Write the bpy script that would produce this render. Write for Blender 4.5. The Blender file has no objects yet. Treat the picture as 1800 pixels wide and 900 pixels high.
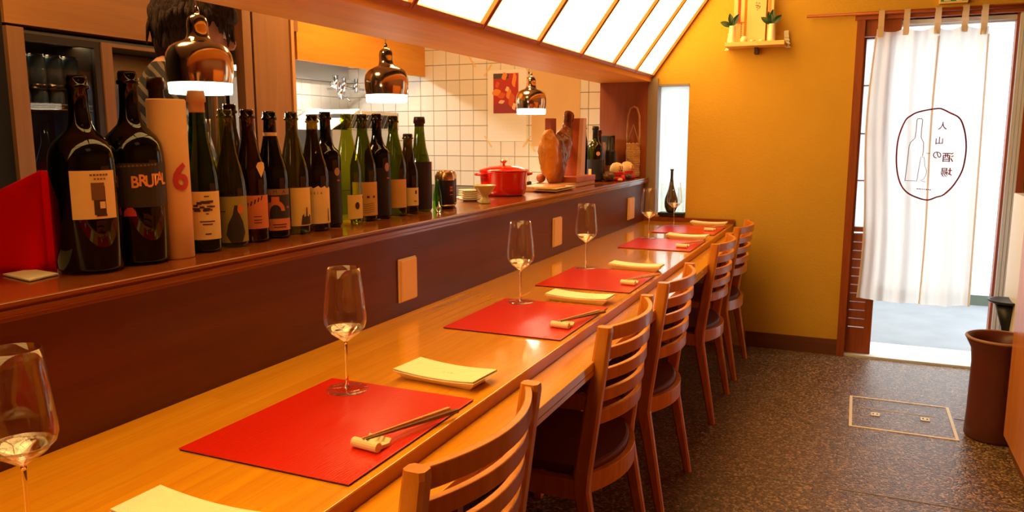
import bpy, bmesh, math, random
from mathutils import Vector, Matrix, noise
random.seed(7)
S = bpy.context.scene
PI = math.pi
# ---------------------------------------------------------------- camera
cd = bpy.data.cameras.new('camera'); cam = bpy.data.objects.new('camera', cd)
S.collection.objects.link(cam); S.camera = cam
cam.location = (1.157, 0.0, 1.221)
cam.rotation_euler = (PI/2 - 0.1521, 0.0, 0.4136)
cd.sensor_width = 36; cd.lens = 27.415; cd.clip_start = 0.02; cd.clip_end = 200
# ---------------------------------------------------------------- world, sun, exposure
W = bpy.data.worlds.new('sky'); S.world = W; W.use_nodes = True
bg = W.node_tree.nodes['Background']
bg.inputs[0].default_value = (0.86, 0.94, 1.0, 1); bg.inputs[1].default_value = 4.8
S.view_settings.view_transform = 'Standard'; S.view_settings.look = 'None'
S.view_settings.gamma = 1.0; S.view_settings.use_curve_mapping = False
S.view_settings.exposure = 0.3
S.cycles.transparent_max_bounces = 24
S.cycles.max_bounces = 10
WARM = (1.0, 0.56, 0.20)
def lamp(name, kind, loc, energy, color, size=0.1, size_y=None, rot=(0, 0, 0), spot=None):
    l = bpy.data.lights.new(name, kind); l.energy = energy; l.color = color
    if kind == 'AREA':
        l.size = size
        if size_y: l.shape = 'RECTANGLE'; l.size_y = size_y
    else: l.shadow_soft_size = size
    if spot: l.spot_size = spot; l.spot_blend = 0.6
    o = bpy.data.objects.new(name, l); o.location = loc; o.rotation_euler = rot
    S.collection.objects.link(o); return o
# added dim warm fill over the dining room, and two warm lamps in the kitchen ceiling
lamp('room_fill_light', 'AREA', (1.35, 0.6, 2.33), 0.5, WARM, 0.5, 0.5)
lamp('kitchen_lamp_light', 'AREA', (-0.85, 3.5, 2.33), 22, WARM, 0.5, 0.5)
lamp('kitchen_lamp_light', 'AREA', (-0.95, 1.5, 2.33), 12, WARM, 0.4, 0.4)
# kitchen tube up inside the hood, behind the soffit
lamp('hood_tube_light', 'AREA', (-1.70, 3.95, 1.70), 8, (1.0, 0.92, 0.80), 0.05, 0.6)
# ---------------------------------------------------------------- helpers
def link(o): S.collection.objects.link(o); return o
def tag(o, label, cat, group=None, kind=None):
    o['label'] = label; o['category'] = cat
    if group: o['group'] = group
    if kind: o['kind'] = kind
    return o
def thing(name, label, cat, loc=(0, 0, 0), rz=0, group=None):
    o = bpy.data.objects.new(name, None); link(o); o.location = loc; o.rotation_euler = (0, 0, rz)
    o.empty_display_size = 0.05
    return tag(o, label, cat, group)
def obj(name, bm, mat, parent=None, smooth=False, bevel=0, kind=None, label=None, loc=None):
    me = bpy.data.meshes.new(name)
    bmesh.ops.recalc_face_normals(bm, faces=bm.faces)
    bm.to_mesh(me); bm.free()
    for m in (mat if isinstance(mat, (list, tuple)) else [mat]): me.materials.append(m)
    if smooth:
        for p in me.polygons: p.use_smooth = True
    o = bpy.data.objects.new(name, me); link(o)
    if parent: o.parent = parent
    if loc: o.location = loc
    if bevel:
        b = o.modifiers.new('bevel', 'BEVEL'); b.width = bevel; b.segments = 2; b.limit_method = 'ANGLE'; b.angle_limit = 0.7
    if kind: o['kind'] = kind
    if label: o['label'] = label
    return o
def struct(name, bm, mat, **k): return obj(name, bm, mat, kind='structure', **k)
def inst(name, me, loc, parent, rot=None, scale=None):
    o = bpy.data.objects.new(name, me); link(o); o.parent = parent; o.location = loc
    if rot: o.rotation_euler = rot
    if scale: o.scale = scale
    return o
def dup(root, loc, rz, label):
    r = root.copy(); link(r); r.location = loc; r.rotation_euler = (0, 0, rz); r['label'] = label
    def rec(a, b):
        for ch in [c for c in bpy.data.objects if c.parent == a]:
            c = ch.copy(); link(c); c.parent = b; rec(ch, c)
    rec(root, r); return r
def box(bm, x0, x1, y0, y1, z0, z1, mi=0):
    v = [bm.verts.new(p) for p in ((x0,y0,z0),(x1,y0,z0),(x1,y1,z0),(x0,y1,z0),(x0,y0,z1),(x1,y0,z1),(x1,y1,z1),(x0,y1,z1))]
    for f in ((0,3,2,1),(4,5,6,7),(0,1,5,4),(1,2,6,5),(2,3,7,6),(3,0,4,7)):
        q = bm.faces.new([v[i] for i in f]); q.material_index = mi
    return bm
def B(*a):
    bm = bmesh.new()
    return box(bm, *a)
def hexa(bm, pts):
    v = [bm.verts.new(p) for p in pts]
    for f in ((0,3,2,1),(4,5,6,7),(0,1,5,4),(1,2,6,5),(2,3,7,6),(3,0,4,7)): bm.faces.new([v[i] for i in f])
def lathe(bm, prof, n=32, c=(0, 0), cap=True, mi=0):
    rings = []
    for r, z in prof:
        if r < 1e-5: rings.append([bm.verts.new((c[0], c[1], z))])
        else: rings.append([bm.verts.new((c[0]+r*math.cos(2*PI*i/n), c[1]+r*math.sin(2*PI*i/n), z)) for i in range(n)])
    for a, b in zip(rings, rings[1:]):
        for i in range(n):
            j = (i+1) % n
            if len(a) == 1 and len(b) == 1: continue
            if len(a) == 1: f = bm.faces.new((a[0], b[j], b[i]))
            elif len(b) == 1: f = bm.faces.new((a[i], a[j], b[0]))
            else: f = bm.faces.new((a[i], a[j], b[j], b[i]))
            f.material_index = mi
    if cap:
        if len(rings[0]) > 1: bm.faces.new(rings[0][::-1])
        if len(rings[-1]) > 1: bm.faces.new(rings[-1])
    return bm
def L(prof, n=32, c=(0, 0), cap=True):
    return lathe(bmesh.new(), prof, n, c, cap)
def tube(bm, pts, r, n=8, closed=False):
    pts = [Vector(p) for p in pts]; rs = r if isinstance(r, (list, tuple)) else [r]*len(pts)
    rings = []; up = None
    N = len(pts)
    for i, p in enumerate(pts):
        if closed: t = pts[(i+1) % N]-pts[i-1]
        else: t = pts[min(i+1, N-1)]-pts[max(i-1, 0)]
        t.normalize()
        if up is None: up = Vector((0, 0, 1)) if abs(t.z) < .9 else Vector((1, 0, 0))
        a = t.cross(up).normalized(); b = a.cross(t).normalized(); up = b
        rings.append([bm.verts.new(p+(a*math.cos(2*PI*k/n)+b*math.sin(2*PI*k/n))*rs[i]) for k in range(n)])
    M = N if closed else N-1
    for i in range(M):
        A, Bq = rings[i], rings[(i+1) % N]
        for k in range(n): bm.faces.new((A[k], A[(k+1) % n], Bq[(k+1) % n], Bq[k]))
    if not closed: bm.faces.new(rings[0][::-1]); bm.faces.new(rings[-1])
    return bm
def prism(bm, pts, axis, a0, a1):
    """extrude a polygon; axis 'y': pts are (x,z); 'z': (x,y); 'x': (y,z)"""
    def P(p, a): return {'y': (p[0], a, p[1]), 'z': (p[0], p[1], a), 'x': (a, p[0], p[1])}[axis]
    A = [bm.verts.new(P(p, a0)) for p in pts]; Q = [bm.verts.new(P(p, a1)) for p in pts]
    bm.faces.new(A[::-1]); bm.faces.new(Q)
    for i in range(len(pts)):
        j = (i+1) % len(pts); bm.faces.new((A[i], A[j], Q[j], Q[i]))
    return bm
def ell(bm, c, r, n=16, rot=None):
    m = Matrix.Translation(c)
    if rot is not None: m = m @ rot
    m = m @ Matrix.Diagonal((r[0], r[1], r[2], 1))
    bmesh.ops.create_uvsphere(bm, u_segments=n, v_segments=max(6, n*2//3), radius=1, matrix=m)
    return bm
def evald(o, name):
    dg = bpy.context.evaluated_depsgraph_get(); dg.update()
    me = bpy.data.meshes.new_from_object(o.evaluated_get(dg)); me.name = name
    return me
def remesh(bm, vox, name, smooth_it=4):
    me = bpy.data.meshes.new(name); bm.to_mesh(me); bm.free()
    o = bpy.data.objects.new(name, me); link(o)
    m = o.modifiers.new('r', 'REMESH'); m.mode = 'VOXEL'; m.voxel_size = vox
    s = o.modifiers.new('s', 'SMOOTH'); s.iterations = smooth_it; s.factor = 0.5
    r = evald(o, name); bpy.data.objects.remove(o)
    for p in r.polygons: p.use_smooth = True
    return r
def text_bm(body, size, bend=None, depth=0.0, mirror=False, center=True, bold=0):
    c = bpy.data.curves.new('txt', 'FONT'); c.body = body; c.size = size
    c.align_x = 'CENTER' if center else 'LEFT'; c.align_y = 'CENTER'; c.resolution_u = 3; c.extrude = depth; c.offset = bold*size
    o = bpy.data.objects.new('txt', c); link(o); me = evald(o, 'txt')
    bpy.data.objects.remove(o)
    bm = bmesh.new(); bm.from_mesh(me); bpy.data.meshes.remove(me)
    for v in bm.verts:   # text lies in XY -> stand up in XZ
        x, y, z = v.co
        if mirror: x = -x
        v.co = (x, z, y)
    return bm
def wrap(bm, r, ang, z0, off=0.0009):
    """bend an upright XZ drawing round a cylinder of radius r, centred at angle ang"""
    xs = [v.co.x for v in bm.verts]; x = min(xs)+.0045      # cut into narrow strips so that it follows the curve
    while x < max(xs)-.001:
        bmesh.ops.bisect_plane(bm, geom=bm.verts[:]+bm.edges[:]+bm.faces[:], plane_co=(x, 0, 0), plane_no=(1, 0, 0)); x += .0045
    for v in bm.verts:
        a = ang + v.co.x/r; rr = r+off
        v.co = (rr*math.cos(a), rr*math.sin(a), v.co.z+z0)
    return bm
def arcpatch(r, a0, a1, z0, z1, n=14, off=0.0006, top=None, bm=None):
    bm = bm or bmesh.new(); lo = []; hi = []
    for i in range(n+1):
        a = a0+(a1-a0)*i/n; zt = z1+(top(i/n) if top else 0)
        lo.append(bm.verts.new(((r+off)*math.cos(a), (r+off)*math.sin(a), z0)))
        hi.append(bm.verts.new(((r+off)*math.cos(a), (r+off)*math.sin(a), zt)))
    for i in range(n): bm.faces.new((lo[i], lo[i+1], hi[i+1], hi[i]))
    return bm
# ---------------------------------------------------------------- materials
def srgb(r, g, b):
    f = lambda c: (c/255/12.92) if c <= 10 else ((c/255+.055)/1.055)**2.4
    return (f(r), f(g), f(b), 1)
MC = {}
def mat(name, col, rough=.5, metal=0, var=0.0, vscale=8, bump=0, bscale=40, emit=None, es=0, coat=0, trans=0, ior=1.45, spec=.5, stretch=(1, 1, 1), col2=None, sheen=0):
    if name in MC: return MC[name]
    m = bpy.data.materials.new(name); m.use_nodes = True; nt = m.node_tree; p = nt.nodes['Principled BSDF']
    p.inputs['Roughness'].default_value = rough; p.inputs['Metallic'].default_value = metal
    p.inputs['Base Color'].default_value = col; p.inputs['Coat Weight'].default_value = coat
    p.inputs['Coat Roughness'].default_value = .08
    p.inputs['Transmission Weight'].default_value = trans; p.inputs['IOR'].default_value = ior
    p.inputs['Specular IOR Level'].default_value = spec
    if sheen: p.inputs['Sheen Weight'].default_value = sheen
    tc = nt.nodes.new('ShaderNodeTexCoord'); mp = nt.nodes.new('ShaderNodeMapping'); nt.links.new(tc.outputs['Object'], mp.inputs[0])
    mp.inputs['Scale'].default_value = stretch
    if var or col2:
        n = nt.nodes.new('ShaderNodeTexNoise'); n.inputs['Scale'].default_value = vscale; n.inputs['Detail'].default_value = 5
        nt.links.new(mp.outputs[0], n.inputs[0])
        cr = nt.nodes.new('ShaderNodeValToRGB'); nt.links.new(n.outputs[0], cr.inputs[0])
        c2 = col2 or tuple(c*(1-var) for c in col[:3])+(1,)
        cr.color_ramp.elements[0].color = c2; cr.color_ramp.elements[1].color = col
        cr.color_ramp.elements[0].position = .35; cr.color_ramp.elements[1].position = .65
        nt.links.new(cr.outputs[0], p.inputs['Base Color'])
    if bump:
        n2 = nt.nodes.new('ShaderNodeTexNoise'); n2.inputs['Scale'].default_value = bscale; n2.inputs['Detail'].default_value = 4
        nt.links.new(mp.outputs[0], n2.inputs[0]); b = nt.nodes.new('ShaderNodeBump'); b.inputs['Strength'].default_value = bump; b.inputs['Distance'].default_value = .01
        nt.links.new(n2.outputs[0], b.inputs['Height']); nt.links.new(b.outputs[0], p.inputs['Normal'])
    if emit: p.inputs['Emission Color'].default_value = emit; p.inputs['Emission Strength'].default_value = es
    MC[name] = m; return m
def wood(name, c1, c2, stretch, rough=.35, scale=6, coat=0, bump=.05, strip=None, spec=.5):
    """grain noise stretched along the long axis; strip=(axis, pitch, amount) adds glued strips of slightly different tone"""
    if name in MC: return MC[name]
    m = bpy.data.materials.new(name); m.use_nodes = True; nt = m.node_tree; p = nt.nodes['Principled BSDF']; N = nt.nodes.new; K = nt.links.new
    tc = N('ShaderNodeTexCoord'); mp = N('ShaderNodeMapping'); K(tc.outputs['Object'], mp.inputs[0]); mp.inputs['Scale'].default_value = stretch
    n = N('ShaderNodeTexNoise'); n.inputs['Scale'].default_value = scale; n.inputs['Detail'].default_value = 8; n.inputs['Roughness'].default_value = .6; n.inputs['Distortion'].default_value = .6
    K(mp.outputs[0], n.inputs[0])
    cr = N('ShaderNodeValToRGB'); cr.color_ramp.elements[0].color = c2; cr.color_ramp.elements[1].color = c1
    cr.color_ramp.elements[0].position = .3; cr.color_ramp.elements[1].position = .7; K(n.outputs[0], cr.inputs[0]); out = cr.outputs[0]
    if strip:
        ax, pitch, amt = strip
        br = N('ShaderNodeTexBrick'); br.inputs['Color1'].default_value = (1, 1, 1, 1); v = 1-amt; br.inputs['Color2'].default_value = (v, v, v*.94, 1); br.inputs['Mortar'].default_value = (v*.9, v*.86, v*.8, 1)
        br.inputs['Scale'].default_value = 1; br.inputs['Brick Width'].default_value = 1.1; br.inputs['Row Height'].default_value = pitch; br.inputs['Mortar Size'].default_value = .0006; br.offset = .37
        br.inputs['Bias'].default_value = 0
        m2 = N('ShaderNodeMapping'); K(tc.outputs['Object'], m2.inputs[0])
        if ax == 'y': m2.inputs['Rotation'].default_value = (0, 0, PI/2)
        K(m2.outputs[0], br.inputs['Vector'])
        mx = N('ShaderNodeMix'); mx.data_type = 'RGBA'; mx.blend_type = 'MULTIPLY'; mx.inputs[0].default_value = 1
        K(out, mx.inputs[6]); K(br.outputs['Color'], mx.inputs[7]); out = mx.outputs[2]
    K(out, p.inputs['Base Color'])
    p.inputs['Roughness'].default_value = rough; p.inputs['Coat Weight'].default_value = coat; p.inputs['Coat Roughness'].default_value = .07
    p.inputs['Specular IOR Level'].default_value = spec
    b = N('ShaderNodeBump'); b.inputs['Strength'].default_value = bump; b.inputs['Distance'].default_value = .004; K(n.outputs[0], b.inputs['Height']); K(b.outputs[0], p.inputs['Normal'])
    MC[name] = m; return m
def glassy(name, tint, gloss=1.0, rough=.02, dirt=0, ior=1.5, base=.045):
    """thin glass: tinted transparency plus a fresnel gloss"""
    if name in MC: return MC[name]
    m = bpy.data.materials.new(name); m.use_nodes = True; nt = m.node_tree; N = nt.nodes.new; K = nt.links.new
    for n in list(nt.nodes): nt.nodes.remove(n)
    out = N('ShaderNodeOutputMaterial'); tr = N('ShaderNodeBsdfTransparent'); tr.inputs[0].default_value = tint
    gl = N('ShaderNodeBsdfGlossy'); gl.inputs['Roughness'].default_value = rough; gl.inputs[0].default_value = (gloss, gloss, gloss, 1)
    lw = N('ShaderNodeLayerWeight'); lw.inputs[0].default_value = .5; pw = N('ShaderNodeMath'); pw.operation = 'POWER'; pw.inputs[1].default_value = 4; K(lw.outputs['Facing'], pw.inputs[0])
    fr = N('ShaderNodeMapRange'); fr.inputs[3].default_value = base; fr.inputs[4].default_value = .85; K(pw.outputs[0], fr.inputs[0]); mx = N('ShaderNodeMixShader')
    K(fr.outputs[0], mx.inputs[0]); K(tr.outputs[0], mx.inputs[1]); K(gl.outputs[0], mx.inputs[2]); last = mx.outputs[0]
    if dirt:
        df = N('ShaderNodeBsdfDiffuse'); df.inputs[0].default_value = (tint[0]*.6, tint[1]*.6, tint[2]*.6, 1); m2 = N('ShaderNodeMixShader'); m2.inputs[0].default_value = dirt
        K(last, m2.inputs[1]); K(df.outputs[0], m2.inputs[2]); last = m2.outputs[0]
    K(last, out.inputs[0]); MC[name] = m; return m
def cloth_mat(name, col, trans=.6, clear=0.0):
    if name in MC: return MC[name]
    m = bpy.data.materials.new(name); m.use_nodes = True; nt = m.node_tree; N = nt.nodes.new; K = nt.links.new
    for n in list(nt.nodes): nt.nodes.remove(n)
    out = N('ShaderNodeOutputMaterial'); d = N('ShaderNodeBsdfDiffuse'); t = N('ShaderNodeBsdfTranslucent'); d.inputs[0].default_value = col; t.inputs[0].default_value = col
    tc = N('ShaderNodeTexCoord'); w = N('ShaderNodeTexNoise'); w.inputs['Scale'].default_value = 260; K(tc.outputs['Object'], w.inputs[0])
    b = N('ShaderNodeBump'); b.inputs['Strength'].default_value = .15; b.inputs['Distance'].default_value = .001; K(w.outputs[0], b.inputs['Height']); K(b.outputs[0], d.inputs['Normal'])
    mx = N('ShaderNodeMixShader'); mx.inputs[0].default_value = trans; K(d.outputs[0], mx.inputs[1]); K(t.outputs[0], mx.inputs[2]); last = mx.outputs[0]
    if clear:
        tr = N('ShaderNodeBsdfTransparent'); m2 = N('ShaderNodeMixShader'); m2.inputs[0].default_value = clear; K(last, m2.inputs[1]); K(tr.outputs[0], m2.inputs[2]); last = m2.outputs[0]
    K(last, out.inputs[0]); MC[name] = m; return m
def emis(name, col, s):
    return mat(name, (.8, .8, .8, 1), .6, emit=col, es=s)

M_counter = wood('counter_wood', srgb(244, 170, 30), srgb(230, 146, 18), (9, .55, 9), rough=.2, scale=5, coat=1.0, bump=.03, strip=('y', .034, .12))
M_counter_edge = wood('counter_edge_wood', srgb(190, 104, 26), srgb(168, 84, 18), (9, .5, 9), rough=.3, scale=5, coat=.2)
M_dark = wood('dark_panel_wood', srgb(104, 46, 20), srgb(86, 35, 13), (6, .5, 6), rough=.42, scale=4, bump=.02, coat=.04, spec=.35)
M_ledge = wood('ledge_wood', srgb(140, 70, 26), srgb(116, 52, 16), (6, .5, 6), rough=.2, scale=4, coat=.4, bump=.02)
M_beam = wood('beam_wood', srgb(240, 166, 54), srgb(224, 146, 40), (5, .4, 5), rough=.5, scale=3.5, bump=.02)
M_bar = wood('shoji_frame_wood', srgb(196, 120, 56), srgb(172, 96, 40), (5, 5, 1), rough=.45, scale=8)
M_kwood = wood('kitchen_wood', srgb(186, 126, 62), srgb(160, 102, 46), (6, .5, 6), rough=.5, scale=3)
M_kwood_v = wood('kitchen_upright_wood', srgb(166, 116, 72), srgb(144, 96, 58), (6, 6, .5), rough=.5, scale=3)
M_chair = wood('beech_wood', srgb(216, 136, 44), srgb(190, 108, 28), (6, 6, 1.2), rough=.34, scale=7, coat=.15, bump=.02)
M_door = wood('door_wood', srgb(158, 74, 28), srgb(126, 54, 18), (8, 8, .7), rough=.45, scale=6)
M_door_h = wood('lintel_wood', srgb(168, 84, 40), srgb(136, 62, 28), (.7, 8, 8), rough=.45, scale=6)
M_side = wood('end_panel_wood', srgb(160, 82, 28), srgb(136, 64, 20), (6, 6, .5), rough=.45, scale=4)
M_cab = wood('cabinet_wood', srgb(206, 130, 66), srgb(184, 108, 50), (6, 6, .5), rough=.3, scale=3, coat=.2)
M_base = wood('baseboard_wood', srgb(112, 62, 42), srgb(92, 50, 34), (.5, 6, 6), rough=.5, scale=5)
M_wall = mat('ochre_plaster', srgb(206, 160, 54), .85, var=.06, vscale=3, bump=.25, bscale=120)
M_ceil = mat('ceiling_plaster', srgb(214, 186, 140), .9)
M_tile = mat('white_glazed_tile', srgb(236, 228, 212), .22, var=.03, vscale=4)
M_grout = mat('grey_grout', srgb(150, 142, 130), .8)
M_steel = mat('stainless_steel', srgb(200, 205, 208), .28, metal=1, bump=.06, bscale=20)
M_chrome = mat('polished_chrome', srgb(220, 222, 225), .08, metal=1)
M_brass = mat('polished_brass', srgb(236, 214, 186), .14, metal=1)
M_black = mat('black_plastic', srgb(22, 22, 24), .4)
M_dkgrey = mat('dark_recess', srgb(30, 25, 22), .8)
M_white = mat('white_plastic', srgb(238, 232, 220), .4)
M_cream = mat('cream_plastic', srgb(240, 206, 150), .45)
M_ceramic = mat('cream_ceramic', srgb(246, 232, 196), .18, var=.03)
M_towel = mat('white_towel', srgb(250, 240, 208), .8, var=.04, vscale=40, bump=.2, bscale=300)
M_red = None

# red lacquer mat with raised wood-like grain
def lacquer():
    m = bpy.data.materials.new('red_lacquer_grain'); m.use_nodes = True; nt = m.node_tree; p = nt.nodes['Principled BSDF']; N = nt.nodes.new; K = nt.links.new
    tc = N('ShaderNodeTexCoord'); mp = N('ShaderNodeMapping'); mp.inputs['Scale'].default_value = (1, .35, 1); mp.inputs['Rotation'].default_value = (0, 0, .12); K(tc.outputs['Object'], mp.inputs[0])
    w = N('ShaderNodeTexWave'); w.wave_type = 'BANDS'; w.bands_direction = 'X'; w.inputs['Scale'].default_value = 60; w.inputs['Distortion'].default_value = 11; w.inputs['Detail'].default_value = 3; w.inputs['Detail Scale'].default_value = .6
    K(mp.outputs[0], w.inputs[0])
    cr = N('ShaderNodeValToRGB'); cr.color_ramp.elements[0].color = srgb(206, 26, 6); cr.color_ramp.elements[1].color = srgb(218, 36, 8); K(w.outputs[0], cr.inputs[0]); K(cr.outputs[0], p.inputs['Base Color'])
    b = N('ShaderNodeBump'); b.inputs['Strength'].default_value = .15; b.inputs['Distance'].default_value = .001; K(w.outputs[0], b.inputs['Height']); K(b.outputs[0], p.inputs['Normal'])
    p.inputs['Roughness'].default_value = .24; p.inputs['Specular IOR Level'].default_value = .9
    return m
M_red = lacquer()
# exposed aggregate floor
def aggregate():
    m = bpy.data.materials.new('pebble_aggregate_floor'); m.use_nodes = True; nt = m.node_tree; p = nt.nodes['Principled BSDF']; N = nt.nodes.new; K = nt.links.new
    tc = N('ShaderNodeTexCoord'); v = N('ShaderNodeTexVoronoi'); v.inputs['Scale'].default_value = 140; K(tc.outputs['Object'], v.inputs[0])
    cr = N('ShaderNodeValToRGB'); e = cr.color_ramp.elements; e[0].color = srgb(60, 44, 34); e[1].color = srgb(186, 156, 126)
    e.new(.45).color = srgb(100, 76, 58); e.new(.75).color = srgb(130, 102, 80)
    sp = N('ShaderNodeSeparateColor'); K(v.outputs['Color'], sp.inputs[0]); K(sp.outputs[0], cr.inputs[0])
    n = N('ShaderNodeTexNoise'); n.inputs['Scale'].default_value = 3; n.inputs['Detail'].default_value = 4; K(tc.outputs['Object'], n.inputs[0])
    mr = N('ShaderNodeMapRange'); mr.inputs[3].default_value = .75; mr.inputs[4].default_value = 1.15; K(n.outputs[0], mr.inputs[0])
    mx = N('ShaderNodeMix'); mx.data_type = 'RGBA'; mx.blend_type = 'MULTIPLY'; mx.inputs[0].default_value = 1; K(cr.outputs[0], mx.inputs[6]); K(mr.outputs[0], mx.inputs[7]); K(mx.outputs[2], p.inputs['Base Color'])
    b = N('ShaderNodeBump'); b.invert = True; b.inputs['Strength'].default_value = .5; b.inputs['Distance'].default_value = .003; K(v.outputs['Distance'], b.inputs['Height']); K(b.outputs[0], p.inputs['Normal'])
    p.inputs['Roughness'].default_value = .36
    return m
M_floor = aggregate()

# ================================================================ STRUCTURE
YW = 4.655      # street wall
floor = struct('floor', B(-2.3, 2.1, -1.6, YW+.1, -.1, 0), M_floor)
bm = bmesh.new()
for y in (.93, 1.87, 2.82): box(bm, .75, 2.04, y, y+.006, 0, .0012)
box(bm, .70, 1.19, 3.765, 3.771, 0, .0012); box(bm, 1.615, 2.04, 3.765, 3.771, 0, .0012)
obj('joint_strip', bm, mat('steel_joint', srgb(150, 140, 128), .5, metal=.6), floor)
# street wall with the narrow window and the doorway
bm = bmesh.new(); y0, y1 = YW, YW+.12
box(bm, -2.3, .05, y0, y1, 0, 2.45); box(bm, .05, .24, y0, y1, 0, .756); box(bm, .05, .24, y0, y1, 1.52, 2.45)
box(bm, .24, 1.116, y0, y1, 0, 2.45); box(bm, 1.116, 1.93, y0, y1, 1.865, 2.45); box(bm, 1.93, 2.1, y0, y1, 0, 2.45)
struct('wall_far', bm, M_wall)
struct('wall_right', B(2.04, 2.14, -1.6, YW+.12, 0, 2.45), M_dark)
struct('wall_near', B(-2.3, 2.14, -1.7, -1.6, 0, 2.45), M_dark)
struct('ceiling', B(.5, 2.14, -1.7, YW+.12, 2.36, 2.46), M_base)
struct('ceiling_kitchen', B(-2.4, .5, -1.7, YW+.12, 2.36, 2.46), M_ceil)
wl = struct('wall_left', B(-2.35, -2.14, -1.7, YW+.12, 0, 2.45), M_grout)
wk = struct('wall_kitchen_end', B(-2.14, -.29, YW-.012, YW-.004, 0, 2.36), M_grout)
# tiles, one by one
def tile_mesh(w, h, d=.006):
    bm = bmesh.new(); b = .0015
    v0 = [bm.verts.new(p) for p in ((-w/2, 0, -h/2), (w/2, 0, -h/2), (w/2, 0, h/2), (-w/2, 0, h/2))]
    v1 = [bm.verts.new(p) for p in ((-w/2+b, -d, -h/2+b), (w/2-b, -d, -h/2+b), (w/2-b, -d, h/2-b), (-w/2+b, -d, h/2-b))]
    bm.faces.new(v1)
    for i in range(4): bm.faces.new((v0[i], v0[(i+1) % 4], v1[(i+1) % 4], v1[i]))
    me = bpy.data.meshes.new('tile'); bmesh.ops.recalc_face_normals(bm, faces=bm.faces); bm.to_mesh(me); bm.free(); me.materials.append(M_tile); return me
P_ = .0985
tm = tile_mesh(P_-.0022, P_-.0022)
for i in range(-6, 13):
    x = -1.549+P_*(i+.5)
    if x < -2.14+.04 or x > -.29: continue
    for k in range(-1, 9):
        inst('tile', tm, (x, YW-.011, .995+P_*(k+.5)), wk)
for i in range(0, 8):
    y = YW-.018-.1*(i+.5)
    for k in range(-1, 7):
        inst('tile', tm, (-2.141, y, .995+P_*(k+.5)), wl, rot=(0, 0, PI/2), scale=(1.015, 1, 1))
# baseboard, door frame
struct('baseboard_far', B(.62, 1.116, YW-.014, YW, 0, .089), M_base)
struct('trim_1', B(1.116, 1.156, YW-.02, YW+.10, 0, 1.845), M_door)                       # left post
bm = bmesh.new(); box(bm, 1.105, 2.04, YW-.025, YW+.03, 1.828, 1.868)
struct('trim_2', bm, M_door_h)                                                              # lintel
bm = bmesh.new()
box(bm, 1.30, 1.86, YW+.03, YW+.05, 1.80, 1.828); box(bm, 1.30, 1.86, YW+.055, YW+.075, 1.79, 1.82); box(bm, 1.30, 1.86, YW+.03, YW+.10, 1.822, 1.828)
struct('trim_3', bm, mat('aluminium', srgb(222, 226, 232), .35, metal=.3))
bm = bmesh.new(); box(bm, 1.845, 1.856, YW+.02, YW+.08, 0, 1.828); box(bm, 1.902, 1.93, YW-.022, YW+.08, 0, 1.828)
struct('trim_4', bm, M_door)
bm = bmesh.new(); box(bm, 1.857, 1.872, YW-.004, YW+.06, 0, 1.828); box(bm, 1.875, 1.888, YW-.012, YW+.06, 0, 1.828); box(bm, 1.891, 1.901, YW-.020, YW+.06, 0, 1.828)
struct('trim_5', bm, MC['aluminium'])
struct('trim_6', B(1.156, 1.93, YW-.01, YW+.14, -.02, .012), mat('stone_sill', srgb(206, 202, 194), .6, var=.1))  # threshold
struct('trim_7', B(1.156, 1.33, YW+.0, YW+.03, 1.745, 1.828), M_door)                     # dark header over the leaf
# ---- sliding door leaf
door = bpy.data.objects.new('door_1', None); link(door); door.location = (0, YW+.035, 0); door['kind'] = 'structure'
bm = bmesh.new(); box(bm, 1.156, 1.168, 0, .03, .015, 1.745); box(bm, 1.25, 1.289, 0, .03, .015, 1.745)
box(bm, 1.168, 1.25, 0, .03, 1.735, 1.745); box(bm, 1.168, 1.25, 0, .03, .70, .727); box(bm, 1.168, 1.25, 0, .03, .015, .16)
obj('door_frame', bm, M_door, door)
M_frost = cloth_mat('frosted_pane', (.9, .97, .98, 1), .8, .25)
for a, b in ((.727, .979), (.985, 1.233), (1.239, 1.489), (1.495, 1.735)): obj('pane', B(1.168, 1.25, .012, .016, a, b), M_frost, door)
for z in (.982, 1.236, 1.492): obj('muntin', B(1.168, 1.25, .008, .02, z-.003, z+.003), M_door, door)
for i in range(11): 
    z = .165+i*.048
    bm = bmesh.new(); hexa(bm, [(1.168, .004, z), (1.25, .004, z), (1.25, .022, z+.008), (1.168, .022, z+.008), (1.168, .010, z+.042), (1.25, .010, z+.042), (1.25, .026, z+.046), (1.168, .026, z+.046)])
    obj('slat', bm, M_door, door)
# ---- window 1
win = struct('window_1', B(.05, .24, YW+.075, YW+.079, .756, 1.52), M_frost)
M_wframe = mat('window_frame_taupe', srgb(150, 132, 118), .5)
bm = bmesh.new(); box(bm, .044, .058, YW-.01, YW+.09, .745, 1.53); box(bm, .236, .244, YW+.05, YW+.09, .756, 1.52); box(bm, .05, .24, YW-.008, YW+.09, 1.514, 1.526)
obj('window_frame', bm, M_wframe, win)
struct('trim_8', B(.0, .06, YW-.018, YW, .74, 1.56), M_wframe)
struct('trim_9', B(.0, .53, YW-.045, YW-.001, .7205, .745), M_ledge)       # raised back edge at the counter's end
# ---- end panel below the beam
struct('trim_10', B(-.29, 0, YW-.03, YW, .98, 1.54), M_side)
# ---- beam
struct('trim_11', B(-.30, .018, -1.4, YW-.001, 1.54, 1.572), M_beam)
# ---- counter wall (dark panel)
struct('wall_counter', B(-.06, 0, -1.4, YW-.001, 0, .945), M_dark)
# ledge board, with nosing
bm = bmesh.new(); prism(bm, [(-.30, .948), (.016, .948), (.016, .955), (.022, .958), (.022, .966), (.019, .969), (.024, .973), (.024, .978), (.021, .98), (-.30, .98)], 'y', -1.4, YW-.031)
tag(obj('ledge_board', bm, M_ledge, bevel=.0008), 'long reddish brown wooden ledge carrying the row of bottles', 'shelf')
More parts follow.
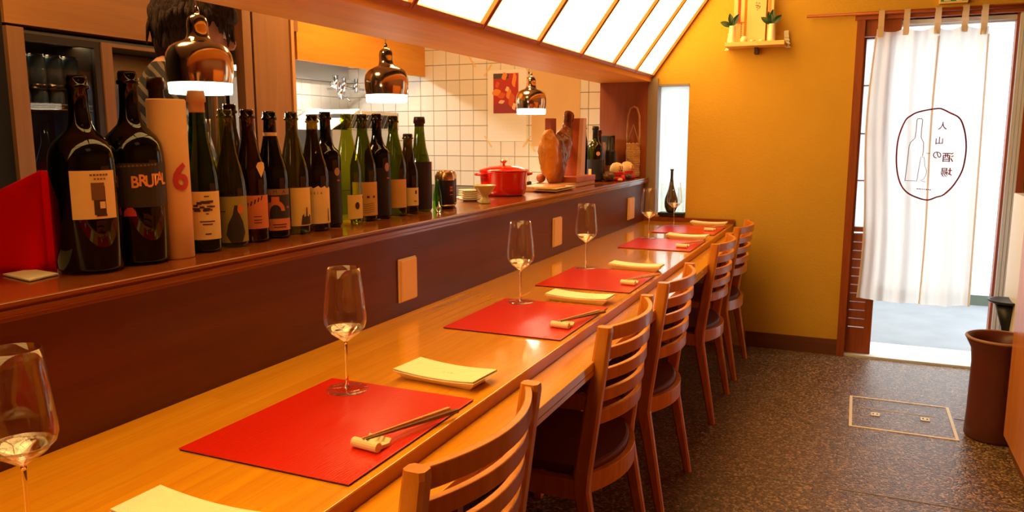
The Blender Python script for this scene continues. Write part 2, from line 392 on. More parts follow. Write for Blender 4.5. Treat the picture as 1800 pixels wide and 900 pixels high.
# ---- counter: two tiers
ct = thing('bar_counter', 'long honey coloured wooden bar counter with stepped front edge', 'counter')
obj('worktop', B(.001, .528, -1.4, YW-.046, .672, .72), M_counter, ct, bevel=.0015)
obj('worktop_front_band', B(.5285, .5295, -1.4, YW-.046, .6935, .7185), M_counter_edge, ct, label='darker brown front band of the upper tier')
obj('lower_tier', B(.50, .616, -1.4, YW-.2, .66, .6715), M_counter, ct)
obj('lower_tier_top', B(.529, .616, -1.4, YW-.2, .6717, .693), M_counter, ct, bevel=.002)
obj('support_panel', B(.001, .04, -1.4, YW-.02, 0, .672), M_dark, ct)
obj('bracket', B(.04, .42, 2.45, 2.48, .45, .672), M_dark, ct); obj('bracket', B(.04, .42, .2, .23, .45, .672), M_dark, ct)
for y in (2.25, 2.55): obj('access_panel', B(.04, .048, y-.11, y+.11, .40, .55), M_kwood, ct)
# ---- kitchen side: worktop behind the ledge
kw = thing('kitchen_worktop', 'steel kitchen worktop running behind the wooden ledge', 'worktop')
obj('top_plate', B(-.60, -.065, -1.3, YW-.02, .82, .85), M_steel, kw); obj('cabinet_body', B(-.58, -.065, -1.3, YW-.02, 0, .82), M_kwood, kw)
# ---- soffit, hood
struct('trim_12', B(-1.535, -1.51, 3.33, YW-.02, 1.612, 2.36), M_beam)
struct('trim_13', B(-1.54, -1.50, 3.27, 3.33, 1.75, 2.36), M_kwood_v)
hd = thing('range_hood', 'bright stainless range hood under the pale wooden soffit', 'hood')
obj('back_plate', B(-2.135, -2.125, 3.36, YW-.02, 1.60, 1.95), M_steel, hd)
obj('lip', B(-2.13, -2.06, 3.36, YW-.02, 1.585, 1.60), M_steel, hd)
obj('top_plate', B(-2.135, -1.54, 3.33, YW-.02, 1.93, 1.95), M_steel, hd)
obj('end_plate', B(-2.135, -1.54, 3.32, 3.33, 1.60, 1.95), M_steel, hd)
obj('light_tube', B(-1.72, -1.68, 3.65, 4.25, 1.705, 1.725), emis('tube_glow', (1, .95, .86, 1), 4), hd)
# valves on hood
vt = thing('pipe_valves', 'cluster of chrome valves and pipes hanging below the range hood', 'valve', (-1.95, 4.25, 1.5))
for i, (dx, dy, dz, r) in enumerate([(0, 0, .06, .018), (.0, .09, .05, .014), (.02, .2, .05, .014), (0, .05, 0, .02)]):
    bm = bmesh.new(); tube(bm, [(dx, dy, dz-.04), (dx, dy, dz+.05)], r, 12); tube(bm, [(dx-.0, dy-.03, dz), (dx, dy+.03, dz)], r*.6, 10)
    obj('valve', bm, M_chrome, vt, smooth=True)
bm = bmesh.new(); tube(bm, [(0, -.05, .04), (0, .32, .035)], .009, 10); tube(bm, [(0, .1, .11), (0, .1, -.02), (.03, .12, -.05)], .008, 10); tube(bm, [(-.187, .16, .038), (0, .16, .038)], .008, 10); obj('pipe', bm, M_chrome, vt, smooth=True)
bm = bmesh.new(); box(bm, -.03, .03, .06, .12, -.02, .03); obj('valve_body', bm, M_steel, vt, bevel=.004)
# grill / broiler
gr = thing('grill_oven', 'white and steel box grill with sloping black louvred top behind the bottles', 'grill', (-1.62, 4.0, 0))
obj('body', B(-.42, 0, -.25, .45, .9, 1.262), M_steel, gr, bevel=.006)
bm = bmesh.new()
hexa(bm, [(-.38, -.25, 1.262), (0, -.25, 1.262), (0, -.23, 1.275), (-.38, -.23, 1.275), (-.38, .03, 1.372), (0, .03, 1.372), (0, .03, 1.385), (-.38, .03, 1.385)])
box(bm, -.0, .012, .03, .45, 1.355, 1.372); box(bm, 0, .012, .435, .45, 1.262, 1.36)
obj('hood_frame', bm, M_white, gr)
bm = bmesh.new()
for i in range(11):
    y = -.17+i*.052
    hexa(bm, [(0, y, 1.27), (.008, y, 1.27), (.008, y+.02, 1.27), (0, y+.02, 1.27), (0, y+.06, 1.352), (.008, y+.06, 1.352), (.008, y+.08, 1.352), (0, y+.08, 1.352)])
o = obj('louvre', bm, M_black, gr, kind='stuff')
obj('louvre_back', B(-.3, -.002, -.1, .44, 1.262, 1.355), M_steel, gr)
tag(obj('kitchen_roll', L([(.02, 1.28), (.065, 1.28), (.068, 1.30), (.068, 1.385), (.06, 1.395), (.02, 1.395)], 24, (-2.04, 4.12)), M_white, smooth=True), 'white roll beside the dark pillar under the range hood', 'kitchen roll')
tag(obj('stove_base', B(-2.12, -1.62, 3.35, YW-.03, 0, .9), M_steel), 'steel kitchen stove base below the box grill', 'stove')
tag(obj('roll_shelf', B(-2.13, -1.85, 4.08, 4.6, 1.262, 1.279), M_steel), 'narrow steel wall shelf carrying the white kitchen roll', 'shelf')
# ---- partition between cooler and kitchen
struct('trim_14', B(-1.55, -1.50, 3.0, 3.262, 0, 2.36), M_kwood_v)
struct('trim_15', B(-1.55, -1.49, 3.262, 3.285, 0, 2.36), mat('light_edge_wood', srgb(210, 152, 96), .4))
struct('trim_16', B(-1.56, -1.51, 2.985, 3.0, 0, 2.36), M_dkgrey)
struct('trim_17', B(-1.55, -1.50, 2.93, 2.985, 0, 2.36), M_kwood_v)
struct('trim_18', B(-1.7, -1.6, 2.78, 2.93, 0, 2.36), M_dkgrey)
struct('trim_19', B(-2.13, -1.5, -1.4, 1.79, 0, 2.36), M_dkgrey)
struct('trim_20', B(-1.9, -1.5, 1.79, 2.80, 1.70, 2.36), M_kwood)
struct('trim_21', B(-1.9, -1.485, 1.79, 2.80, 1.60, 1.70), M_kwood)
# ---- cooler
fr = thing('drinks_cooler', 'tall glass door drinks cooler with wooden edge at the left', 'cooler', (-1.5, 1.8, 0))
M_cool = mat('cooler_interior', srgb(96, 92, 84), .6); M_cframe = mat('cooler_frame_dark', srgb(48, 36, 28), .4)
bm = bmesh.new(); box(bm, -.6, -.56, 0, 1.0, 0, 1.585); box(bm, -.56, 0, -.01, .0, 0, 1.585); box(bm, -.56, 0, .99, 1.0, 0, 1.585); box(bm, -.56, 0, 0, .99, 1.575, 1.585); box(bm, -.56, 0, 0, .99, 0, .1)
obj('cabinet', bm, M_cool, fr)
obj('side_strip', B(0, .02, -.01, .05, 0, 1.59), M_kwood_v, fr)
bm = bmesh.new(); box(bm, -.03, 0, .05, .062, .1, 1.575); box(bm, -.03, 0, .335, .36, .1, 1.575); box(bm, -.03, 0, .36, .42, .1, 1.575) if 0 else None; box(bm, -.03, 0, .062, .335, 1.55, 1.575); box(bm, -.03, 0, .062, .335, .1, .2)
d1 = obj('glass_door', bm, M_cframe, fr)
obj('pane', B(-.018, -.014, .062, .335, .2, 1.55), glassy('cooler_glass', (.78, .78, .76, 1), gloss=.25), d1)
bm = bmesh.new(); box(bm, -.03, .004, .365, .41, .1, 1.575); box(bm, -.03, 0, .41, .95, 1.562, 1.575); box(bm, -.03, 0, .94, .95, .1, 1.562)
d2 = obj('glass_door', bm, M_kwood_v, fr, label='right glass door in a light wooden frame')
obj('pane', B(-.018, -.014, .41, .94, .2, 1.562), MC['cooler_glass'], d2)
obj('back_lining', B(-.30, -.295, .40, .98, .1, 1.57), M_kwood, fr)
obj('middle_post', B(-.29, -.03, .36, .365, .1, 1.57), M_cframe, fr)
for z in (1.315, 1.08): obj('rack', B(-.5, -.04, .03, .335, z-.006, z), M_cframe, fr)
bm = bmesh.new()
for z in (1.335, 1.318): tube(bm, [(-.035, .03, z), (-.035, .335, z)], .003, 6)
obj('rail', bm, mat('warm_rail', srgb(190, 140, 96), .35, metal=.6), fr)
obj('light_panel', B(-.53, -.525, .1, .34, .9, 1.30), emis('cooler_glow', (.62, .76, 1, 1), .16), fr)
# cans in the cooler
l_ = lamp('cooler_light', 'AREA', (-.12, .5, 1.56), 1.1, (1, .70, .36), .06, .8); l_.parent = fr
M_canb = mat('blue_black_can', srgb(84, 104, 130), .3, metal=.2, col2=srgb(104, 126, 152), vscale=30); M_canm = mat('can_rim_metal', srgb(220, 180, 130), .25, metal=1)
def can(name, label, r, h, loc, body, group=None, band=None):
    t = thing(name, label, 'can', loc, 0, group)
    obj('body', L([(r*.8, 0), (r, .008), (r, h-.014), (r*.84, h-.003)], 28), body, t, smooth=True)
    obj('lid', L([(r*.84, h-.0035), (r*.86, h), (r*.8, h), (r*.76, h-.004), (0, h-.004)], 28, cap=False), M_canm, t, smooth=True)
    obj('base', L([(r*.75, 0), (r*.82, .0015), (r*1.004, .009), (r*1.004, .013)], 28), M_canm, t, smooth=True)
    return t
cw = ['leftmost', 'second', 'third', 'rightmost']
for j, z in enumerate((1.395, 1.3155)):
    for i in range(4):
        y = 1.8+.086+.066*i
        can('drink_can', '%s dark blue can in the %s row of the glass cooler' % (cw[i], 'upper' if j == 0 else 'lower'), .030, .12 if j == 0 else .078, (-1.575, y, z), M_canb, 'cans in the drinks cooler')
obj('rack', B(-.5, -.04, .05, .335, 1.3945-.003, 1.3945), M_cframe, fr)
# hanging clear things behind right door: three upright glass bottles
for i in range(3):
    t = thing('cooler_bottle', '%s clear bottle behind the right glass door of the cooler' % ['left', 'middle', 'right'][i], 'bottle', (-1.60, 2.30+.1*i, 1.18), 0, 'clear bottles in the cooler')
    obj('body', L([(.032, 0), (.034, .01), (.034, .16), (.014, .22), (.013, .28), (0, .28)], 20), mat('hazy_bottle', srgb(160, 120, 70), .25, var=.2), t, smooth=True)
obj('rack', B(-.29, -.04, .42, .93, 1.174, 1.18), M_steel, fr)
# bottle with label low in the left door
t = thing('cooler_wine_bottle', 'clear bottle with cream label low in the cooler above the red cloth', 'bottle', (-1.56, 1.95, .98))
obj('body', L([(.036, 0), (.038, .01), (.038, .14), (.013, .22), (.013, .29), (0, .29)], 24), glassy('clear_bottle', (.8, .82, .8, 1)), t, smooth=True)
obj('label', arcpatch(.038, -1.6, .4, .07, .12), mat('cream_label', srgb(222, 196, 150), .7), t)
obj('rack', B(-.5, -.04, .03, .335, .975, .98), M_steel, fr)
# round wooden tray hanging on cooler door
t = tag(obj('round_board', L([(0, -.006), (.055, -.006), (.06, -.003), (.06, .003), (.055, .006), (0, .006)], 36, cap=False), mat('round_board_wood', srgb(150, 116, 84), .5, var=.15, vscale=20), smooth=False), 'round brown wooden board hung on the cooler door behind the magnum bottles', 'board')
t.location = (-1.488, 2.02, 1.17); t.rotation_euler = (0, PI/2, 0)

# ================================================================ SHOJI LIGHT PANELS
sh = thing('shoji_light_panel', 'sloping row of glowing paper panels in wooden frames above the bar', 'light panel')
sl = Vector((.304, 0, .418)).normalized(); nrm = Vector((sl.z, 0, -sl.x))   # nrm points into the room
LEN = .93; O = Vector((.014, 0, 1.572))
def sp(u, y, d): p = O+sl*u+nrm*d; return (p.x, y, p.z)
ys = [-1.38, -.9, -.42, .06, .53, 1.0, 1.46, 1.92, 2.33, 2.811, 3.319, 3.86, 4.361, 4.63]
ys = [-1.38, -.88, -.38, .1, .56, 1.02, 1.47, 1.90, 2.345, 2.83, 3.33, 3.83, 4.25, 4.645]
def M_sh():
    m = bpy.data.materials.new('backlit_washi'); m.use_nodes = True; p = m.node_tree.nodes['Principled BSDF']
    p.inputs['Base Color'].default_value = srgb(250, 232, 190); p.inputs['Roughness'].default_value = .8
    p.inputs['Emission Color'].default_value = (1, .61, .17, 1); p.inputs['Emission Strength'].default_value = 5.0
    return m
M_washi = M_sh()
for a, b in zip(ys, ys[1:]):
    bm = bmesh.new(); hexa(bm, [sp(.015, a+.012, -.004), sp(.015, b-.012, -.004), sp(LEN, b-.012, -.004), sp(LEN, a+.012, -.004), sp(.015, a+.012, 0), sp(.015, b-.012, 0), sp(LEN, b-.012, 0), sp(LEN, a+.012, 0)])
    obj('paper_panel', bm, M_washi, sh)
for y in ys:
    bm = bmesh.new()
    for o1, o2, dd in ((-.013, -.004, .014), (-.004, .004, .008), (.004, .013, .014)):
        hexa(bm, [sp(0, y+o1, -.006), sp(0, y+o2, -.006), sp(LEN, y+o2, -.006), sp(LEN, y+o1, -.006), sp(0, y+o1, dd), sp(0, y+o2, dd), sp(LEN, y+o2, dd), sp(LEN, y+o1, dd)])
    obj('frame_bar', bm, M_bar, sh)
bm = bmesh.new(); a, b = ys[0], ys[-1]
hexa(bm, [sp(0, a, -.006), sp(0, b, -.006), sp(.015, b, -.006), sp(.015, a, -.006), sp(0, a, .012), sp(0, b, .012), sp(.015, b, .012), sp(.015, a, .012)])
obj('bottom_rail', bm, M_bar, sh)
struct('ceiling_back', B(-2.1, -.02, -1.4, 4.6, 2.0, 2.02) if 0 else B(-.02, .0, -1.4, YW, 1.575, 2.36), M_dkgrey)

# ================================================================ PENDANTS
def pendant(u_, loc, label):
    t = thing('pendant_lamp', label, 'lamp', loc, 0, 'polished bell pendant lamps over the ledge')
    out = [(.079, .026), (.0835, .045), (.085, .065), (.0845, .085), (.081, .102), (.073, .118), (.06, .128), (.045, .134), (.034, .139), (.0285, .146), (.026, .158), (.0265, .172), (.026, .184), (.023, .193), (.016, .20), (.007, .204)]
    inn = [(r-.0015, z-.001) for r, z in out[::-1]]
    obj('shade', L(out+inn[1:], 48, cap=False), M_brass, t, smooth=True)
    obj('lit_ring', L([(.0775, .0), (.0785, .004), (.0800, .027), (.0775, .027), (.076, .004)], 48, cap=False), emis('ring_glow', (1, .86, .62, 1), 9), t, smooth=True)
    obj('diffuser', L([(0, .014), (.074, .014), (.074, .016), (0, .016)], 32, cap=False), emis('bulb_glow', (1, .80, .50, 1), 60), t)
    obj('cord_grip', L([(.007, .203), (.0075, .210), (.004, .222), (.002, .225)], 12), M_brass, t, smooth=True)
    obj('cord', L([(.002, .224), (.002, 2.36-loc[2])], 8), mat('white_cord', srgb(200, 180, 150), .5), t)
    l = lamp('pendant_light', 'SPOT', (0, 0, .010), 5, (1, .66, .30), .05, spot=2.7); l.parent = t
    return t
pendant(0, (-.439, 1.594, 1.332), 'nearest and largest looking polished bell pendant, in front of the cook')
pendant(0, (-.528, 2.63, 1.353), 'middle polished bell pendant lamp, hanging above the tall green bottles')
pendant(0, (-.502, 4.043, 1.343), 'farthest polished bell pendant lamp, beside the taped calendar poster')

# ================================================================ PLACE SETTINGS
ordn = ['nearest, cut by the frame', 'second nearest', 'third nearest', 'fourth nearest', 'second farthest', 'farthest']
pos = {1: 'nearest fully visible place', 2: 'second place from the near end', 3: 'middle place', 4: 'second place from the far end', 5: 'last place by the window', 0: 'cut off place at the lower left corner'}
MX0, MX1 = .184, .513
mats_y = [(.22, .625), (.879, 1.279), (1.764, 2.169), (2.41, 2.812), (3.41, 3.80), (4.04, 4.42)]
bmm = bmesh.new(); box(bmm, 0, .329, 0, .40, 0, .0012); 
mat0 = None
M_matb = mat('mat_black_underside', srgb(30, 8, 6), .5)
def place_mat(i, y0):
    t = thing('placemat', 'red grained lacquer placemat at the %s' % pos[i], 'placemat', (MX0, y0, .7203), 0, 'red placemats along the counter')
    bm = bmesh.new(); box(bm, 0, .329, 0, .405 if i < 4 else .385, .0022, .004); obj('surface', bm, M_red, t, bevel=.0004)
    bm = bmesh.new(); box(bm, .001, .328, .001, .404 if i < 4 else .384, 0, .0022); obj('underside', bm, M_matb, t, label='black underside and edge')
for i, (a, b) in enumerate(mats_y): place_mat(i, a)
M_wg = glassy('wine_glass_clear', (.97, .965, .955, 1), ior=1.5, rough=.01)
M_wgb = glassy('wine_glass_base', (.97, .95, .92, 1), base=.22, rough=.06)
M_wgs = mat('wine_glass_solid', (1, 1, 1, 1), .0, trans=1, ior=1.48)
def wine_glass(i, loc):
    t = thing('wine_glass', 'empty stemmed wine glass at the %s' % pos[i], 'glass', loc, 0, 'wine glasses along the counter')
    bowl = [(.004, .098), (.012, .104), (.027, .115), (.038, .127), (.0415, .138), (.0415, .15), (.040, .17), (.037, .20), (.034, .225), (.0315, .245)]
    inn = [(r-.0009, z+.0009*(1 if k < 4 else 0)) for k, (r, z) in enumerate(bowl)][::-1]
    obj('bowl', L(bowl[3:]+inn[:-3], 48, cap=False), M_wg, t, smooth=True)
    obj('bowl_base', L([(0, .0965)]+bowl[:4]+[(.0365, .127), (.026, .1165), (.012, .107), (0, .1055)], 48, cap=False), M_wgb, t, smooth=True)
    obj('stem', L([(.006, .0045), (.0034, .012), (.0028, .03), (.0026, .07), (.003, .092), (.0035, .0963), (0, .0964)], 16), M_wgs, t, smooth=True)
    obj('foot', L([(0, 0), (.041, 0), (.042, .001), (.041, .002), (.02, .003), (.006, .0050), (0, .0052)], 40, cap=False), M_wg, t, smooth=True)
for i, l in enumerate([(.246, .588), (.259, 1.233), (.249, 2.133), (.234, 2.805), (.241, 3.765), (.237, 4.36)]):
    wine_glass(i, (l[0], l[1], .7245))
def towel_dish(i, x0, x1, y0, y1, rz):
    cx, cy = (x0+x1)/2, (y0+y1)/2; w, d = (x1-x0)/2, (y1-y0)/2
    t = thing('towel_dish', 'cream rectangular towel dish at the %s' % pos[i], 'dish', (cx, cy, .7203), rz, 'cream towel dishes along the counter')
    bm = bmesh.new()
    def ring(sx, sy, z, sag=0):
        P = []
        for k in range(8): u = -1+2*k/8; P.append((u*sx, -sy, z+sag*u*u))
        for k in range(3): u = -1+2*k/3; P.append((sx, u*sy, z+sag))
        for k in range(8): u = 1-2*k/8; P.append((u*sx, sy, z+sag*u*u))
        for k in range(3): u = 1-2*k/3; P.append((-sx, u*sy, z+sag))
        return [bm.verts.new(p) for p in P]
    R = [ring(w*.80, d*.62, 0), ring(w*.86, d*.72, .004, .001), ring(w, d, .015, .005), ring(w*.985, d*.97, .0165, .005), ring(w*.88, d*.75, .008, .002)]
    for a, b in zip(R, R[1:]):
        for k in range(len(a)): bm.faces.new((a[k], a[(k+1) % len(a)], b[(k+1) % len(a)], b[k]))
    bm.faces.new(R[0][::-1]); bm.faces.new(R[-1]); obj('dish', bm, M_ceramic, t, smooth=False)
    tw = thing('paper_towel', 'flat cream paper towel on its dish, %s' % pos[i], 'towel', (cx, cy, .7203), rz, 'paper towels on the dishes')
    bm = bmesh.new()
    n = 12
    for z, f in ((.0165, 1), (.0185, .99)):
        pass
    top = []; bot = []
    for k in range(n+1):
        u = -1+2*k/n; sag = .0055*u*u
        for yy in (-d*.98, d*.98): 
            top.append(bm.verts.new((u*w*.985, yy, .0192+sag))); bot.append(bm.verts.new((u*w*.985, yy, .0172+sag)))
    for k in range(n):
        a = 2*k; bm.faces.new((top[a], top[a+2], top[a+3], top[a+1])); bm.faces.new((bot[a], bot[a+1], bot[a+3], bot[a+2]))
        bm.faces.new((bot[a], bot[a+2], top[a+2], top[a])); bm.faces.new((bot[a+1], top[a+1], top[a+3], bot[a+3]))
    bm.faces.new((bot[0], top[0], top[1], bot[1])); a = 2*n; bm.faces.new((bot[a], bot[a+1], top[a+1], top[a]))
    obj('sheet', bm, M_towel, tw)
    bm2 = bmesh.new()
    for k in range(4): box(bm2, .0+.008*k, .005+.008*k, -.008+.001*(k % 2), -.006+.002*(k % 3), .0195, .0198)
    obj('faint_print', bm2, mat('faint_grey_print', srgb(220, 204, 168), .8), tw)
for i, r in enumerate([(.30, .49, .655, .735), (.305, .50, 1.325, 1.425), (.305, .505, 2.19, 2.275), (.315, .515, 2.83, 2.905), (.315, .515, 3.805, 3.885), (.31, .51, 4.44, 4.515)]):
    towel_dish(i, *r, rz=(-.08 if i == 1 else -.03))
M_rest = mat('ivory_ceramic', srgb(244, 226, 184), .3, var=.05)
M_chop = wood('chopstick_wood', srgb(224, 168, 104), srgb(196, 134, 74), (1, 8, 8), rough=.5, scale=9)
M_chopd = wood('chopstick_dark_wood', srgb(120, 76, 44), srgb(90, 54, 30), (1, 8, 8), rough=.4, scale=9)
def rest(i, loc):
    t = thing('chopstick_rest', 'ivory scroll shaped chopstick rest on the placemat at the %s' % pos[i], 'chopstick rest', (loc[0], loc[1], .7245), -.12, 'ivory chopstick rests')
    bm = bmesh.new()   # rolled scroll: a fat roll, an open page, and a thin back roll
    prof = [(math.cos(a)*.0085, .0085+math.sin(a)*.0085) for a in [i*2*PI/14 for i in range(14)]]
    prism(bm, prof, 'x', -.026, .026)
    obj('front_roll', bm, M_rest, t, smooth=False, bevel=.001)
    bm = bmesh.new(); prism(bm, [(.006, .002), (.028, .002), (.034, .0105), (.034, .0125), (.028, .0065), (.006, .009)], 'x', -.022, .024); obj('page', bm, M_rest, t)
    bm = bmesh.new(); prism(bm, [(-.0005, -.0005), (.0005, .0), (.0005, .0)][:2]+[(.0, .0006)], 'x', -.0005, .0005) if 0 else box(bm, -.004, .010, .012, .018, .0068, .0078); obj('seal_print', bm, mat('grey_print', srgb(120, 104, 80), .8), t)
    t2 = thing('chopsticks', 'pair of wooden chopsticks resting tip down at the %s' % pos[i], 'chopsticks', (loc[0], loc[1], .7245), -.12, 'chopstick pairs')
    for k, (x0, x1, m) in enumerate([(-.004, .018, M_chop), (.004, .036, M_chopd if i < 3 else M_chop)]):
        bm = bmesh.new(); z0 = .0195; z1 = .008
        def q(x, y, z, r): return [(x-r, y, z-r), (x+r, y, z-r), (x+r, y, z+r), (x-r, y, z+r)]
        a = q(x0, -.004, z0, .0014); b = q(x1, .205, z1, .0036)
        va = [bm.verts.new(p) for p in a]; vb = [bm.verts.new(p) for p in b]
        bm.faces.new(va[::-1]); bm.faces.new(vb)
        for j in range(4): bm.faces.new((va[j], va[(j+1) % 4], vb[(j+1) % 4], vb[j]))
        obj('chopstick', bm, m, t2, bevel=.0006, label=('pale stick' if k == 0 else 'darker stick') if i < 3 else None)
for i, l in enumerate([(.47, .33), (.465, .995), (.472, 1.875), (.475, 2.53), (.458, 3.50), (.462, 4.19)]):
    if i: rest(i, l)

# ================================================================ CHAIRS
M_seat = mat('plum_seat_vinyl', srgb(104, 46, 52), .55, var=.1, bump=.1, bscale=200)
def make_chair():
    t = thing('bar_chair', '', 'chair', group='beech ladder back chairs at the counter')
    # local: x forward(+)=away from counter ; near rear post at y=-.19
    hw = .203
    XT, XK, XF = .064, .0, .075      # top, knee, foot offsets of the rear legs (x)
    for s in (-1, 1):
        bm = bmesh.new(); rings = []
        for x, z, wx, wy, y in [(XF-.012, 0, .026, .024, hw+.008), (XK-.006, .36, .042, .030, hw), (XK-.004, .40, .044, .030, hw), (XT-.018, .765, .036, .030, hw), (XT-.018, .777, .034, .028, hw)]:
            Y = s*y; c = .006
            P = [(x-wx/2+c, Y-wy/2), (x+wx/2-c, Y-wy/2), (x+wx/2, Y-wy/2+c), (x+wx/2, Y+wy/2-c), (x+wx/2-c, Y+wy/2), (x-wx/2+c, Y+wy/2), (x-wx/2, Y+wy/2-c), (x-wx/2, Y-wy/2+c)]
            rings.append([bm.verts.new((a, b, z)) for a, b in P])
        for A, Q in zip(rings, rings[1:]):
            for k in range(8): bm.faces.new((A[k], A[(k+1) % 8], Q[(k+1) % 8], Q[k]))
        bm.faces.new(rings[0][::-1]); bm.faces.new(rings[-1]); obj('leg', bm, M_chair, t)
        bm = bmesh.new(); hexa(bm, [(-.375, s*hw-.016, 0), (-.35, s*hw-.016, 0), (-.35, s*hw+.012, 0), (-.375, s*hw+.012, 0), (-.38, s*hw-.018, .375), (-.34, s*hw-.018, .375), (-.34, s*hw+.016, .375), (-.38, s*hw+.016, .375)])
        obj('leg', bm, M_chair, t)
        obj('side_rail', B(-.35, -.01, s*hw-.013, s*hw+.013, .335, .385), M_chair, t)
    obj('front_rail', B(-.372, -.35, -.185, .185, .33, .385), M_chair, t)
    def slat(name, z0, z1, x, bow, th=.016, ext=.19):
        bm = bmesh.new(); n = 16; A = []
        for k in range(n+1):
            u = -1+2*k/n; xx = x+bow*(1-u*u); y = u*ext
            A.append([bm.verts.new(p) for p in ((xx-th/2, y, z0), (xx+th/2, y, z0), (xx+th/2, y, z1), (xx-th/2, y, z1))])
        for a, b in zip(A, A[1:]):
            for j in range(4): bm.faces.new((a[j], a[(j+1) % 4], b[(j+1) % 4], b[j]))
        bm.faces.new(A[0][::-1]); bm.faces.new(A[-1]); return obj(name, bm, M_chair, t, bevel=.002)
    for k in range(5):
        zt = .775-.0535*k; f = (zt-.4)/.377
        slat('slat', zt-(.036 if k in (0, 4) else .031), zt-.001, XK+(XT-.018-XK)*f, .048, th=.014)
    slat('rear_seat_rail', .345, .395, -.002, .055, th=.018)
    bm = bmesh.new(); P = [(-.378, -.196), (-.378, .196), (-.02, .196)]
    P += [(-.005+.048*(1-u*u), u*.187) for u in [1-2*k/12 for k in range(13)]] + [(-.02, -.196)]
    prism(bm, P, 'z', .386, .412); obj('seat_cushion', bm, M_seat, t, bevel=.008)
    return t
ch = make_chair()
chl = ['nearest beech ladder back chair, cut by the bottom of the frame', 'second beech ladder back chair from the viewer, plum seat visible through the legs', 'third beech ladder back chair from the viewer, at the middle place', 'fourth beech ladder back chair from the viewer, with daylight on its slats', 'farthest beech ladder back chair, against the ochre wall']
cy = [1.067, 1.935, 2.55, 3.50, 4.16]
for i, y in enumerate(cy):
    if i == 0: ch.location = (.591, y, 0); ch['label'] = chl[0]
    else: dup(ch, (.591, y, 0), 0, chl[i])

# ================================================================ BOTTLES
def gl(name, tint, dirt=.12): return glassy(name, tint, gloss=1, rough=.02, dirt=dirt*.25, base=.035)
G_green = gl('green_bottle_glass', (.24, .27, .035, 1)); G_lgreen = gl('light_green_glass', (.52, .56, .09, 1), .06); G_brown = gl('olive_brown_glass', (.20, .13, .018, 1), .1)
G_dark = gl('dark_bottle_glass', (.028, .030, .008, 1), .5); G_emer = gl('emerald_glass', (.03, .22, .05, 1), .15); G_amber = gl('amber_glass', (.55, .2, .02, 1), .1)
M_lab = mat('label_cream', srgb(240, 200, 130), .7, var=.05, vscale=30); M_ink = mat('label_ink', srgb(72, 46, 30), .7)
M_laby = mat('label_yellow', srgb(238, 196, 110), .7, var=.04); M_labo = mat('label_ochre', srgb(214, 160, 84), .7, var=.06, vscale=20)
M_labp = mat('label_salmon', srgb(222, 124, 76), .7); M_labg = mat('label_olive', srgb(156, 136, 58), .7); M_labk = mat('label_charcoal', srgb(50, 40, 34), .6)
M_rose = mat('label_rose', srgb(196, 60, 66), .6); M_figo = mat('figure_orange', srgb(206, 110, 54), .7)
def prof(kind, r, h):
    nk = .0145*(1.12 if r > .05 else 1)
    if kind == 'burg': p = [(r*.86, 0), (r, .008), (r, h*.46), (r*.97, h*.52), (r*.86, h*.58), (r*.66, h*.66), (nk*1.35, h*.745), (nk*1.05, h*.82), (nk*.95, h*.93)]
    elif kind == 'bord': p = [(r*.88, 0), (r, .008), (r, h*.60), (r*.97, h*.635), (r*.84, h*.67), (r*.6, h*.70), (nk*1.25, h*.74), (nk, h*.80), (nk*.95, h*.93)]
    elif kind == 'flute': p = [(r*.88, 0), (r, .008), (r, h*.40), (r*.95, h*.48), (r*.78, h*.58), (r*.56, h*.69), (nk*1.15, h*.82), (nk, h*.93)]
    else: p = [(r*.86, 0), (r, .01), (r, h*.54), (r*.985, h*.585), (r*.93, h*.63), (r*.80, h*.668), (r*.60, h*.70), (nk*1.45, h*.728), (nk*1.2, h*.76), (nk*1.05, h*.82), (nk*.98, h*.93)]
    return p+[(nk*1.2, h*.935), (nk*1.22, h*.95), (nk*1.05, h*.955), (nk*1.05, h*.985), (nk*.95, h), (nk*.75, h), (nk*.72, h*.95)], nk
CAMD = Vector((1.157, 0))
def bottle(label, x, y, r, h, kind, glass, z=.9805, foil=None, name='wine_bottle', group='bottles on the ledge', punt=True, closed=None):
    t = thing(name, label, 'bottle', (x, y, z), 0, group)
    p, nk = prof(kind, r, h)
    if closed: p = p[:-3]+[(0, h)]
    bm = L([(0, .012 if punt else 0)]+p, 36, cap=False)
    obj('glass_body', bm, glass, t, smooth=True)
    if foil:
        f0, m = foil; obj('foil', L([(nk*1.1, h*f0), (nk*1.07, h*.93), (nk*1.3, h*.935), (nk*1.3, h*.96), (nk*1.15, h*1.002), (0, h*1.003)], 28, cap=False), m, t, smooth=True)
    ang = math.atan2(0-y, 1.157-x)
    return t, r, ang
def label(t, r, ang, c0, c1, z0, z1, m, top=None, name='label', tilt=0):
    """c0..c1 in degrees from the direction that faces the room's near end"""
    a0, a1 = ang+math.radians(c0), ang+math.radians(c1)
    return obj(name, arcpatch(r, a0, a1, z0, z1, top=top), m, t)
def mark(par, r, ang, c, z, w, h, m, name='print', pts=None, off=.0012):
    bm = bmesh.new()
    P = pts or [(-.5, -.5), (.5, -.5), (.5, .5), (-.5, .5)]
    vs = [bm.verts.new((px*w, 0, pz*h)) for px, pz in P]; bm.faces.new(vs)
    if len(P) == 4:
        bmesh.ops.subdivide_edges(bm, edges=bm.edges[:], cuts=3, use_grid_fill=True)
    wrap(bm, r, ang+math.radians(c), z, off); return obj(name, bm, m, par)
def txt(par, r, ang, c, z, s, body, m, name='lettering', bold=0):
    bm = text_bm(body, s, bold=bold); wrap(bm, r, ang+math.radians(c), z, .0014); return obj(name, bm, m, par)
